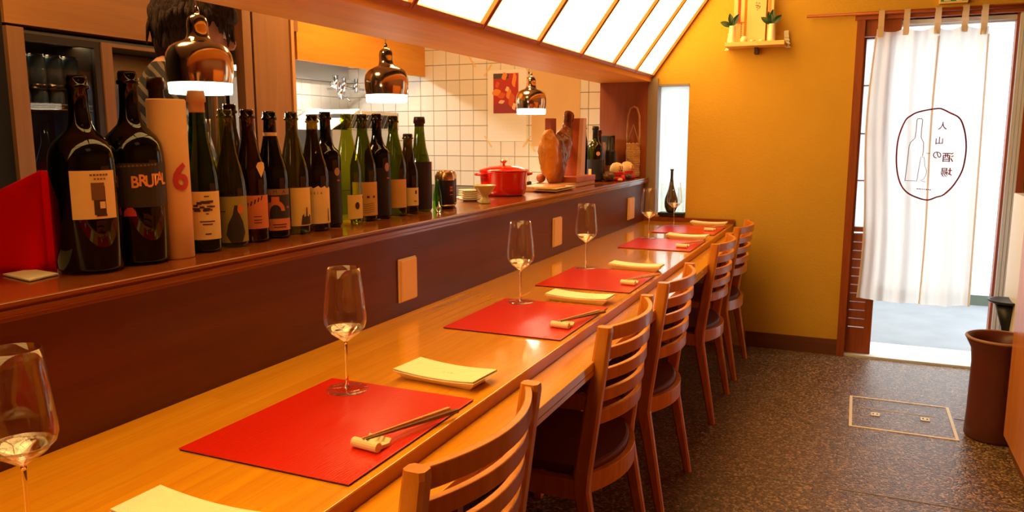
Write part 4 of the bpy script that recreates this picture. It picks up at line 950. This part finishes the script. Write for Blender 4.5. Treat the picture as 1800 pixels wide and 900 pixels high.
taped('kraft_poster', 'large brownish paper sheet taped to the tiles right of the calendar', -.742, -.42, 1.16, 1.645, mat('kraft_paper', srgb(228, 186, 128), .75, var=.08, vscale=3), 'poster')
taped('small_note', 'paper note taped high on the tiles under the beam', -1.16, -.86, 1.70, 1.80, mat('white_paper', srgb(240, 234, 222), .7), 'poster')

# ================================================================ god shelf
gs = thing('altar_shelf', 'small pale wooden household altar shelf high on the ochre wall', 'shelf', (.455, YW, 1.708))
M_alt = wood('hinoki_wood', srgb(240, 200, 130), srgb(224, 180, 110), (1, 6, 6), rough=.5, scale=5)
obj('board', B(0, .31, -.15, 0, 0, .022), M_alt, gs, bevel=.001)
obj('bracket', B(.145, .165, -.05, 0, -.035, -.0005), mat('dark_bracket', srgb(70, 40, 24), .5), gs)
sa = thing('paper_talisman', 'tall cream paper talisman with black brush writing on the altar shelf', 'talisman', (.555, YW-.05, 1.7305))
obj('slab', B(0, .10, -.012, 0, 0, .30), mat('talisman_paper', srgb(238, 200, 140), .7), sa)
bm = bmesh.new()
for k, (x, z, w, h) in enumerate(((.05, .20, .016, .003), (.058, .196, .003, .012), (.05, .19, .004, .008), (.066, .192, .004, .010), (.06, .183, .012, .0025), (.054, .176, .006, .003), (.062, .21, .012, .003), (.048, .213, .003, .009))): box(bm, x-w/2, x+w/2, -.0128, -.0121, z-h/2, z+h/2)
obj('brush_writing', bm, M_ink, sa)
sa = thing('paper_talisman', 'narrow talisman with red print left of the tall one on the altar shelf', 'talisman', (.50, YW-.06, 1.7305))
obj('slab', B(-.015, .042, -.010, 0, .0, .30), mat('talisman_paper', srgb(238, 200, 140), .7), sa); obj('red_strip', B(.007, .022, -.0108, -.0102, .115, .29), mat('talisman_red', srgb(206, 72, 34), .7), sa)
obj('cord', B(-.016, .043, -.0125, -.0109, .11, .1135), mat('talisman_red', srgb(206, 72, 34), .7), sa)
bm = bmesh.new()
for k in range(8): box(bm, .024, .032, -.0108, -.0102, .03+k*.011, .037+k*.011)
obj('small_writing', bm, mat('faded_ink', srgb(170, 120, 60), .7), sa)
sa = thing('paper_talisman', 'orange edged talisman at the right of the altar shelf', 'talisman', (.665, YW-.055, 1.7305)); obj('slab', B(0, .03, -.008, 0, 0, .26), mat('talisman_paper', srgb(238, 200, 140), .7), sa); obj('orange_strip', B(.002, .016, -.0088, -.0082, .10, .25), mat('talisman_orange', srgb(240, 140, 66), .7), sa)
M_leaf = mat('dark_green_leaf', srgb(30, 62, 24), .4, var=.2)
def leaf(bm, base, d, ln, w):
    d = Vector(d).normalized(); s = d.cross(Vector((0, 1, 0))).normalized(); n = 6; Lf = []; R = []; Mi = []
    for k in range(n+1):
        u = k/n; ww = w*1.5*math.sin(PI*min(1, u*.97+.03))**.8; c = Vector(base)+d*ln*1.45*u+Vector((0, -.006*math.sin(PI*u), 0))
        Lf.append(bm.verts.new(c-s*ww+Vector((0, -.003, 0)))); R.append(bm.verts.new(c+s*ww+Vector((0, -.003, 0)))); Mi.append(bm.verts.new(c))
    for k in range(n): bm.faces.new((Lf[k], Mi[k], Mi[k+1], Lf[k+1])); bm.faces.new((Mi[k], R[k], R[k+1], Mi[k+1]))
for x, lab, lv in ((.492, 'left white vase with sakaki leaves on the altar shelf', [((-.9, 0, .35), .05), ((-.25, 0, 1), .05), ((.5, 0, 1), .05)]), (.70, 'right white vase with sakaki leaves on the altar shelf', [((-.9, 0, .6), .05), ((0, 0, 1), .055), ((.8, 0, .8), .045), ((-.3, 0, .9), .05)])):
    v = thing('altar_vase', lab, 'vase', (x-.004, YW-.115, 1.7305), 0, 'white altar vases')
    obj('vase', L([(.018, 0), (.02, .004), (.019, .05), (.017, .085), (.018, .09), (.015, .09), (.014, .06), (0, .05)], 24), M_ceramic, v, smooth=True)
    for d, ln in lv:
        bm = bmesh.new(); leaf(bm, (0, 0, .088), d, ln, .010); obj('leaf', bm, M_leaf, v)
for x, lab, pr_ in ((.552, 'small round white altar jar on the shelf', [(0, 0), (.014, 0), (.02, .012), (.016, .026), (.006, .032), (0, .034)]), (.598, 'small white altar dish on the shelf, middle', [(0, 0), (.01, 0), (.02, .01), (.018, .011), (0, .005)]), (.645, 'small white altar dish on the shelf, right', [(0, 0), (.01, 0), (.018, .009), (.016, .010), (0, .005)])):
    o = obj('altar_dish', L(pr_, 20, cap=False), M_ceramic, smooth=True); o.location = (x, YW-.12, 1.7305); tag(o, lab, 'dish')
for s, x in ((-1, .462), (1, .762)):
    bm = bmesh.new(); n = 5
    for k in range(n):
        zz = .085-.018*k; hexa(bm, [(x-.455+s*(.0+.004*k)-.012, -.02, zz-.02), (x-.455+s*(.0+.004*k)+.012, -.02, zz-.018), (x-.455+s*.004*k+.012, -.018, zz-.018), (x-.455+s*.004*k-.012, -.018, zz-.02), (x-.455-.012, -.02, zz), (x-.455+.012, -.02, zz+.002), (x-.455+.012, -.018, zz+.002), (x-.455-.012, -.018, zz)])
    obj('paper_streamer', bm, mat('white_paper', srgb(240, 234, 222), .7), gs)

# ================================================================ noren
rod = tag(obj('curtain_rod', tube(bmesh.new(), [(.865, YW-.045, 1.858), (1.99, YW-.045, 1.85)], .008, 12), M_door_h, smooth=True), 'thin brown wooden rod across the top of the doorway', 'rod')
nr = thing('doorway_curtain', 'white split doorway curtain with tabs and a red brown oval logo', 'curtain', (0, YW-.045, 0))
M_nor = cloth_mat('thin_white_cotton', (.84, .82, .80, 1), .56, .08)
ZB, ZT = .345, 1.775
def nx(u, v):
    xl = 1.205+(.012*math.sin(v*7)); xr = 1.738-.02*v
    return xl+(xr-xl)*u
def nor(u, v):     # v 0 bottom, 1 top
    x = nx(u, v); f = 1-.35*v
    y = .012*math.sin(u*29+1.2*v)*f+.010*math.sin(u*13-2*v+1)*f+.004*math.sin(u*61+v*3)
    y += .035*math.exp(-((u-.06)/.05)**2)*(1-v)*-.5 + .018*math.exp(-((u-.57)/.03)**2)*(1-v)
    z = ZB+(ZT-ZB)*v - (.020*abs(math.sin(u*PI*3.8)))*max(0, (v-.93)/.07) - .012*math.sin(u*3)*(1-v)
    return Vector((x, y, z))
for k, (u0, u1) in enumerate(((0, .575), (.572, 1))):
    bm = bmesh.new(); NU, NV = (56, 60); G = []
    for i in range(NU+1):
        u = u0+(u1-u0)*i/NU; G.append([bm.verts.new(nor(u, j/NV)) for j in range(NV+1)])
    for i in range(NU):
        for j in range(NV): bm.faces.new((G[i][j], G[i+1][j], G[i+1][j+1], G[i][j+1]))
    o = obj('cloth_panel', bm, M_nor, nr, smooth=True); 
M_hem = cloth_mat('hem_cotton', (.82, .66, .48, 1), .4)
def strip_on(u0, u1, v0, v1, m, name, dy=-.0015, n=30):
    bm = bmesh.new(); A = []; Q = []
    for i in range(n+1):
        t_ = i/n; u = u0+(u1-u0)*t_; v = v0+(v1-v0)*t_
        p = nor(u, v); A.append(p+Vector((0, dy, 0)))
    return A
for (ua, ub, va, vb) in ((.0, .0, 0, .97), (1, 1, 0, .97), (.572, .572, 0, .97)):
    P = strip_on(ua, ub, va, vb, None, ''); bm = bmesh.new(); vs = []
    for p in P: vs.append([bm.verts.new(p+Vector((d, 0, 0))) for d in (-.005, .005)])
    for a, b in zip(vs, vs[1:]): bm.faces.new((a[0], a[1], b[1], b[0]))
    obj('side_hem', bm, M_hem, nr)
for u in (.035, .27, .55, .79, .955):
    p = nor(u, 1); bm = bmesh.new(); w = .014
    pts = [(-.001, p.z-.035), (-.0125, p.z+.02), (-.0125, 1.866), (.0, 1.872), (.0115, 1.866), (.0115, p.z+.02), (.001, p.z-.035)]
    vs = [[bm.verts.new((p.x+d, yy+(p.y*.5 if zz < 1.8 else 0), zz)) for d in (-w, w)] for yy, zz in pts]
    for a, b in zip(vs, vs[1:]): bm.faces.new((a[0], a[1], b[1], b[0]))
    obj('tab', bm, M_hem, nr)
M_logo = mat('logo_red_brown', srgb(110, 22, 24), .9, spec=.1)
def on_noren(x, z, dy=-.003):
    v = (z-ZB)/(ZT-ZB); lo, hi = 0, 1
    for _ in range(24):
        m = (lo+hi)/2
        if nx(m, v) < x: lo = m
        else: hi = m
    p = nor(lo, v); return Vector((x, p.y+dy, z))
def line_on(pts, w, name, m=None, closed=True):
    """flat painted stroke that follows the folds of the cloth"""
    bm = bmesh.new(); Q = []
    N = len(pts); rng_ = range(N if closed else N-1)
    dens = []
    for i in rng_:
        a = Vector(pts[i]); b = Vector(pts[(i+1) % N]); k = max(1, int((b-a).length/.006))
        for j in range(k): dens.append(a.lerp(b, j/k))
    if not closed: dens.append(Vector(pts[-1]))
    M = len(dens); prev = None; first = None
    for i in range(M):
        a = dens[i-1] if (i or closed) else dens[0]; b = dens[(i+1) % M] if (i < M-1 or closed) else dens[-1]
        t_ = (b-a); t_ = t_.normalized() if t_.length else Vector((1, 0)); nn = Vector((-t_.y, t_.x))*w/2
        c = dens[i]; pr_ = [bm.verts.new(on_noren(c.x+nn.x, c.y+nn.y)), bm.verts.new(on_noren(c.x-nn.x, c.y-nn.y))]
        if prev: bm.faces.new((prev[0], prev[1], pr_[1], pr_[0]))
        else: first = pr_
        prev = pr_
    if closed: bm.faces.new((prev[0], prev[1], first[1], first[0]))
    return obj(name, bm, m or M_logo, nr)
ov = [(1.347, 1.13), (1.352, 1.22), (1.375, 1.30), (1.40, 1.327), (1.44, 1.348), (1.521, 1.363), (1.55, 1.357), (1.58, 1.34), (1.625, 1.31), (1.65, 1.25), (1.663, 1.18), (1.664, 1.12), (1.655, 1.05), (1.63, .99), (1.585, .925), (1.55, .908), (1.507, .892), (1.455, .905), (1.41, .93), (1.378, .97), (1.356, 1.04)]
def cr_(P, k=5):
    out = []; n = len(P)
    for i in range(n):
        p0, p1, p2, p3 = [Vector(P[(i+j) % n]) for j in (-1, 0, 1, 2)]
        for s_ in range(k):
            t_ = s_/k; out.append(.5*((2*p1)+(p2-p0)*t_+(2*p0-5*p1+4*p2-p3)*t_*t_+(3*p1-p0-3*p2+p3)*t_**3))
    return out
line_on(cr_(ov), .0075, 'logo_oval')
M_fl = mat('logo_grey_line', srgb(140, 104, 110), .8)
line_on([(1.395, .992), (1.40, 1.09), (1.403, 1.17), (1.408, 1.19), (1.428, 1.212), (1.431, 1.25), (1.431, 1.305), (1.436, 1.312), (1.453, 1.312), (1.458, 1.305), (1.456, 1.25), (1.457, 1.215), (1.470, 1.19), (1.472, 1.15), (1.470, 1.12)], .0036, 'logo_bottle', M_fl, closed=False)
line_on([(1.395, .992), (1.452, .990), (1.458, 1.06), (1.463, 1.115), (1.478, 1.115), (1.484, 1.07), (1.494, 1.045), (1.492, 1.02), (1.483, 1.0), (1.47, .992), (1.495, .985)], .0028, 'logo_glass', M_fl, closed=False)
line_on([(1.485, 1.134), (1.505, 1.134)], .003, 'logo_glass', M_fl, closed=False)
for chh, x, z, s_ in (('人', 1.552, 1.272, .042), ('山', 1.542, 1.197, .042), ('の', 1.537, 1.124, .046), ('酒', 1.586, 1.111, .052), ('場', 1.584, 1.033, .052)):
    bm = text_bm(chh, s_, mirror=True, bold=.012)
    for v in bm.verts: v.co = on_noren(x+v.co.x, z+v.co.z, -.0032)
    obj('logo_character', bm, M_logo, nr)
for k in range(8): line_on([(1.455+k*.0085, .948-.0005*k), (1.460+k*.0085, .950-.0005*k)], .006, 'logo_small_print', M_logo if k > 4 else M_fl, closed=False)

# ================================================================ exit sign
ex = thing('exit_sign', 'green and white emergency exit sign above the doorway, cut by the frame', 'sign', (1.492, YW, 1.885))
obj('housing', B(0, .128, -.03, 0, 0, .13), M_cream, ex, bevel=.002); obj('green_face', B(.006, .122, -.0312, -.0302, .010, .122), mat('exit_green', srgb(30, 110, 60), .5, emit=srgb(30, 120, 60), es=.3), ex)
bm = bmesh.new(); box(bm, .02, .05, -.0318, -.0313, .012, .03); box(bm, .075, .10, -.0318, -.0313, .010, .022); obj('white_mark', bm, M_white, ex)

# ================================================================ window sill
t = tag(obj('sill_tray', B(.085, .238, YW-.044, YW+.04, .7565, .772), M_black, bevel=.002), 'flat black tray on the window sill under the dark vase', 'tray')
t.location.z = 0
v = tag(obj('sake_vase', L([(0, 0), (.02, 0), (.026, .004), (.037, .03), (.040, .055), (.036, .085), (.024, .12), (.013, .16), (.0085, .20), (.008, .245), (.0125, .256), (.0115, .257), (.006, .25), (0, .2)], 32, cap=False), mat('dark_green_glaze', srgb(62, 62, 44), .25, var=.15), smooth=True), 'slender dark green long necked vase in the narrow window', 'vase'); v.location = (.155, YW-.002, .7725)
for x, h, lab in ((.112, .17, 'clear tumbler at the left of the dark vase'), (.213, .15, 'clear glass tumbler at the right of the dark vase')):
    o = obj('tumbler', L([(0, .002), (.018, .002), (.02, .005), (.022, h), (.021, h), (.019, .008), (0, .006)], 24, cap=False), glassy('pale_green_glass', (.97, .98, .95, 1)), smooth=True); o.location = (x-.004, YW+.018, .7715); tag(o, lab, 'glass')
# ================================================================ right side
cab = thing('side_cabinet', 'tall orange brown wooden cabinet at the right edge of the frame', 'cabinet', (1.75, 0, 0))
obj('side_panel', B(0, .28, 1.6, 3.45, .06, 1.25), M_cab, cab, bevel=.003); obj('plinth', B(.02, .28, 1.62, 3.43, 0, .06), M_base, cab)
obj('door_gap', B(-.0015, .0, 2.995, 2.999, .06, 1.25), M_dkgrey, cab)
wp = tag(obj('white_cabinet', B(1.846, 2.03, 3.95, 4.32, .02, .958), mat('white_laminate', srgb(226, 222, 214), .4), bevel=.003), 'white low cabinet between the wooden cabinet and the door frame', 'cabinet')
ub = thing('black_funnel_tray', 'black dish on a tapered foot, fixed to the white cabinet beside the door', 'tray', (1.87, 4.12, .3))
obj('dish', L([(0, .15), (.075, .158), (.082, .166), (.082, .17), (.07, .168), (0, .162)], 28, cap=False), M_black, ub, smooth=True)
obj('foot', L([(.012, 0), (.018, .04), (.05, .149), (0, .15)], 20), M_black, ub, smooth=True)
ub.location = (1.83, 4.12, .31)
# umbrella pot
up = thing('umbrella_pot', 'tall dark red brown ceramic umbrella pot beside the wooden cabinet', 'pot', (1.735, 3.59, 0))
obj('pot', L([(0, .0), (.098, 0), (.104, .01), (.100, .1), (.098, .31), (.104, .37), (.120, .402), (.124, .412), (.120, .422), (.112, .418), (.10, .40), (.092, .36), (.09, .03), (0, .02)], 40, cap=False), mat('brown_glaze', srgb(92, 40, 34), .35, var=.15, vscale=6, bump=.1, bscale=30), up, smooth=True)
obj('rim', tube(bmesh.new(), [(.122*math.cos(q), .122*math.sin(q), .418) for q in [2*PI*k/36 for k in range(36)]], .006, 8, closed=True), mat('worn_rim', srgb(150, 108, 84), .45), up, smooth=True, label='paler worn rim')
# floor hatch
hx0, hx1, hy0, hy1 = 1.195, 1.608, 3.487, 3.918
ht = thing('floor_hatch', 'square floor hatch with pale metal frame and two pull handles', 'hatch', (0, 0, 0))
M_hf = mat('hatch_metal', srgb(232, 222, 210), .45)
obj('frame', B(hx0, hx1, hy0, hy0+.012, .0, .002), M_hf, ht); obj('frame', B(hx0, hx1, hy1-.012, hy1, .0, .002), M_hf, ht)
obj('frame', B(hx0, hx0+.012, hy0+.012, hy1-.012, .0, .002), M_hf, ht); obj('frame', B(hx1-.012, hx1, hy0+.012, hy1-.012, .0, .002), M_hf, ht)
obj('groove', B(hx0+.04, hx1-.06, hy1-.16, hy1-.156, .0, .0012), M_hf, ht)
for x, y in ((1.301, 3.686), (1.499, 3.704)):
    h = obj('handle', B(x-.018, x+.018, y-.022, y+.022, 0, .003), mat('handle_white', srgb(228, 224, 216), .4), ht, bevel=.001)
    for s in (-1, 1): obj('finger_hole', B(x+s*.008-.003, x+s*.008+.003, y-.007, y+.006, .003, .0035), M_dkgrey, h)

# ================================================================ outside
struct('ground_step', B(.6, 2.6, YW+.12, 5.12, -.12, -.02), mat('pale_step', srgb(236, 236, 232), .8, var=.05))  # strip by the door in a paler tone than the street
struct('ground_street', B(-6, 10, 5.12, 6.62, -.14, -.025), mat('asphalt', srgb(136, 138, 140), .9, var=.12, vscale=5, bump=.3, bscale=80))
struct('ground_kerb', B(-6, 10, 6.62, 6.95, -.14, .07), mat('kerb_concrete', srgb(196, 196, 190), .9))
bw = struct('wall_opposite', B(-6, 10, 6.95, 7.2, -.1, 6), mat('white_render', srgb(240, 242, 244), .9, var=.03))
obj('wall_joint', B(-6, 10, 6.944, 6.95, .70, .708), mat('joint_grey', srgb(170, 176, 178), .9), bw); obj('canopy', B(-6, 10, 6.5, 6.95, 2.15, 2.26), mat('canopy_grey', srgb(150, 158, 160), .8), bw)
struct('ground_gutter', B(-6, 10, 6.605, 6.62, -.14, .05), mat('gutter_moss', srgb(84, 90, 78), .9))

# ================================================================ the cook
def cook():
    root = thing('person', 'cook in dark striped shirt with short brown hair, turned away behind the nearest lamp', 'person', (-.80, 1.86, 0))
    F = Vector((.62, .78, 0)).normalized(); Rr = Vector((F.y, -F.x, 0))   # forward, right
    def P(f, r, z): return F*f+Rr*r+Vector((0, 0, z))
    V = []; E = []; Rd = []
    def add(p, r, par=None):
        V.append(p); Rd.append(r)
        if par is not None: E.append((par, len(V)-1))
        return len(V)-1
    pel = add(P(-.02, 0, .93), .13); wa = add(P(-.03, 0, 1.06), .118, pel); chs = add(P(-.06, 0, 1.26), .130, wa); ub_ = add(P(-.045, 0, 1.365), .098, chs); nk = add(P(-.005, 0, 1.44), .053, ub_); hd_ = add(P(.03, 0, 1.50), .05, nk)
    hands = []
    for s in (-1, 1):
        cl = add(P(-.03, .09*s, 1.37), .064, ub_); sh_ = add(P(-.01, .165*s, 1.345), .056, cl); el = add(P(.06, .21*s, 1.06), .040, sh_); wr = add(P(.25, .14*s, .935), .026, el); hd2 = add(P(.31, .12*s, .915), .026, wr); hands.append((s, P(.335, .115*s, .91)))
        hp = add(P(-.02, .09*s, .86), .10, pel); kn = add(P(.02, .10*s, .48), .062, hp); an = add(P(-.02, .10*s, .09), .042, kn); he = add(P(-.03, .10*s, .05), .045, an); to = add(P(.13, .115*s, .035), .035, he)
    me = bpy.data.meshes.new('sk'); me.from_pydata([tuple(v) for v in V], E, []); o = bpy.data.objects.new('sk', me); link(o)
    o.modifiers.new('skin', 'SKIN'); lay = me.skin_vertices[0] if len(me.skin_vertices) else None
    if lay is None:
        bm = bmesh.new(); bm.from_mesh(me); bm.verts.layers.skin.verify(); bm.to_mesh(me); bm.free(); lay = me.skin_vertices[0]
    for i, r in enumerate(Rd): lay.data[i].radius = (r, r)
    lay.data[0].use_root = True
    ss = o.modifiers.new('sub', 'SUBSURF'); ss.levels = 2; ss.render_levels = 2
    body = evald(o, 'b'); bpy.data.objects.remove(o)
    bm = bmesh.new(); bm.from_mesh(body)
    # broaden the chest left-right
    hc = P(.06, 0, 1.555); rot = Matrix.Rotation(math.atan2(F.y, F.x), 4, 'Z')@Matrix.Rotation(.35, 4, 'Y')
    ell(bm, hc, (.095, .074, .105), 24, rot); ell(bm, hc+F*.035+Vector((0, 0, -.055)), (.055, .05, .06), 18, rot)       # skull, jaw
    ell(bm, hc+F*.105+Vector((0, 0, -.045)), (.018, .012, .022), 10, rot)                                               # nose
    for s in (-1, 1): ell(bm, hc+Rr*.084*s+F*-.005+Vector((0, 0, -.022)), (.02, .013, .034), 12, rot)
    for s, c in hands:
        ell(bm, c, (.045, .036, .016), 14, Matrix.Rotation(math.atan2(F.y, F.x), 4, 'Z'))
        for k in range(4):
            b0 = c+F*.035+Rr*(.024-.016*k); ln = (.062, .072, .068, .052)[k]
            tube(bm, [b0, b0+F*ln*.5+Vector((0, 0, -.006)), b0+F*ln*.85+Vector((0, 0, -.022)), b0+F*ln+Vector((0, 0, -.032))], [.0095, .009, .008, .0065], 8)
        b0 = c-Rr*.03*s; tube(bm, [b0, b0-Rr*.022*s+F*.025+Vector((0, 0, -.006)), b0-Rr*.024*s+F*.052+Vector((0, 0, -.016))], [.011, .010, .008], 8)
    me = remesh(bm, .0062, 'body', 3)
    M_skin = mat('skin', srgb(206, 142, 104), .5, var=.08); M_shirt = mat('striped_shirt', srgb(70, 60, 52), .85); M_tr = mat('dark_trousers', srgb(34, 32, 34), .9); M_shoe = mat('black_shoe', srgb(20, 18, 18), .5)
    nt = M_shirt.node_tree; w = nt.nodes.new('ShaderNodeTexWave'); w.bands_direction = 'DIAGONAL'; w.inputs['Scale'].default_value = 13; w.inputs['Distortion'].default_value = 1.5; tc = nt.nodes.new('ShaderNodeTexCoord'); nt.links.new(tc.outputs['Object'], w.inputs[0])
    cr = nt.nodes.new('ShaderNodeValToRGB'); cr.color_ramp.elements[0].color = srgb(40, 34, 30); cr.color_ramp.elements[1].color = srgb(112, 96, 78); cr.color_ramp.elements[0].position = .62; cr.color_ramp.elements[1].position = .75; nt.links.new(w.outputs[0], cr.inputs[0]); nt.links.new(cr.outputs[0], nt.nodes['Principled BSDF'].inputs['Base Color'])
    for m in (M_skin, M_shirt, M_tr, M_shoe): me.materials.append(m)
    for p in me.polygons:
        c = p.center; ff = c.dot(F); rr = c.dot(Rr); i = 0
        if c.z < .075: i = 3
        elif c.z < .95 and ff < .2: i = 2
        elif c.z < 1.425+(.02 if ff < -.02 else -.02) and ff < .215: i = 1
        p.material_index = i
    b = bpy.data.objects.new('body', me); link(b); b.parent = root
    # hair: cap + locks
    bm = bmesh.new(); ell(bm, hc+Vector((0, 0, .030))-F*.022, (.112, .088, .106), 24, rot); ell(bm, hc-F*.06+Vector((0, 0, -.035)), (.058, .076, .085), 20, rot)
    ell(bm, hc+F*.045+Vector((0, 0, .055)), (.085, .082, .058), 20, rot)
    hme = remesh(bm, .006, 'hair', 4)
    for v in hme.vertices: v.co += v.normal*(noise.noise(Vector((v.co.x*60, v.co.y*60, v.co.z*14)))*.010)
    M_hair = mat('brown_hair', srgb(70, 40, 20), .8, col2=srgb(30, 17, 10), vscale=60, stretch=(4, 4, .6), bump=.6, bscale=90)
    hme.materials.append(M_hair); hr = bpy.data.objects.new('hair', hme); link(hr); hr.parent = root
    bm = bmesh.new(); rg = random.Random(11)
    for k in range(190):
        th = rg.uniform(-PI, PI); rad = Vector((math.cos(th), math.sin(th), 0)); fr_ = rad.dot(F)
        top = hc+rad*.062+Vector((0, 0, .09)); sd = abs(rad.dot(Rr)); ln = .030 if sd > .75 else (.062 if sd > .5 else (.10 if fr_ < 0 else .09))
        ln *= rg.uniform(.8, 1.1); out = .112-.020*sd; dr = (rad*out)
        m1 = hc+dr*.95-F*.012+Vector((0, 0, .045)); e = hc+dr*rg.uniform(.98, 1.10)-F*.012+Vector((rg.uniform(-.01, .01), rg.uniform(-.01, .01), .045-ln))
        tube(bm, [top, m1, m1.lerp(e, .5)+rad*.004, e], [.004, .0085, .007, .0015], 5)
    o = obj('hair_locks', bm, M_hair, root, smooth=True, kind='stuff')
    for s in (-1, 1):
        e = obj('eye', ell(bmesh.new(), hc+F*.087+Rr*.032*s+Vector((0, 0, -.02)), (.012, .012, .012), 12), M_white, root, smooth=True); obj('iris', ell(bmesh.new(), hc+F*.097+Rr*.032*s+Vector((0, 0, -.022)), (.004, .004, .005), 10), M_black, e)
    obj('mouth', ell(bmesh.new(), hc+F*.098+Vector((0, 0, -.082)), (.006, .02, .005), 10, Matrix.Rotation(math.atan2(F.y, F.x), 4, 'Z')), mat('lips', srgb(170, 84, 74), .5), root, smooth=True)
cook()
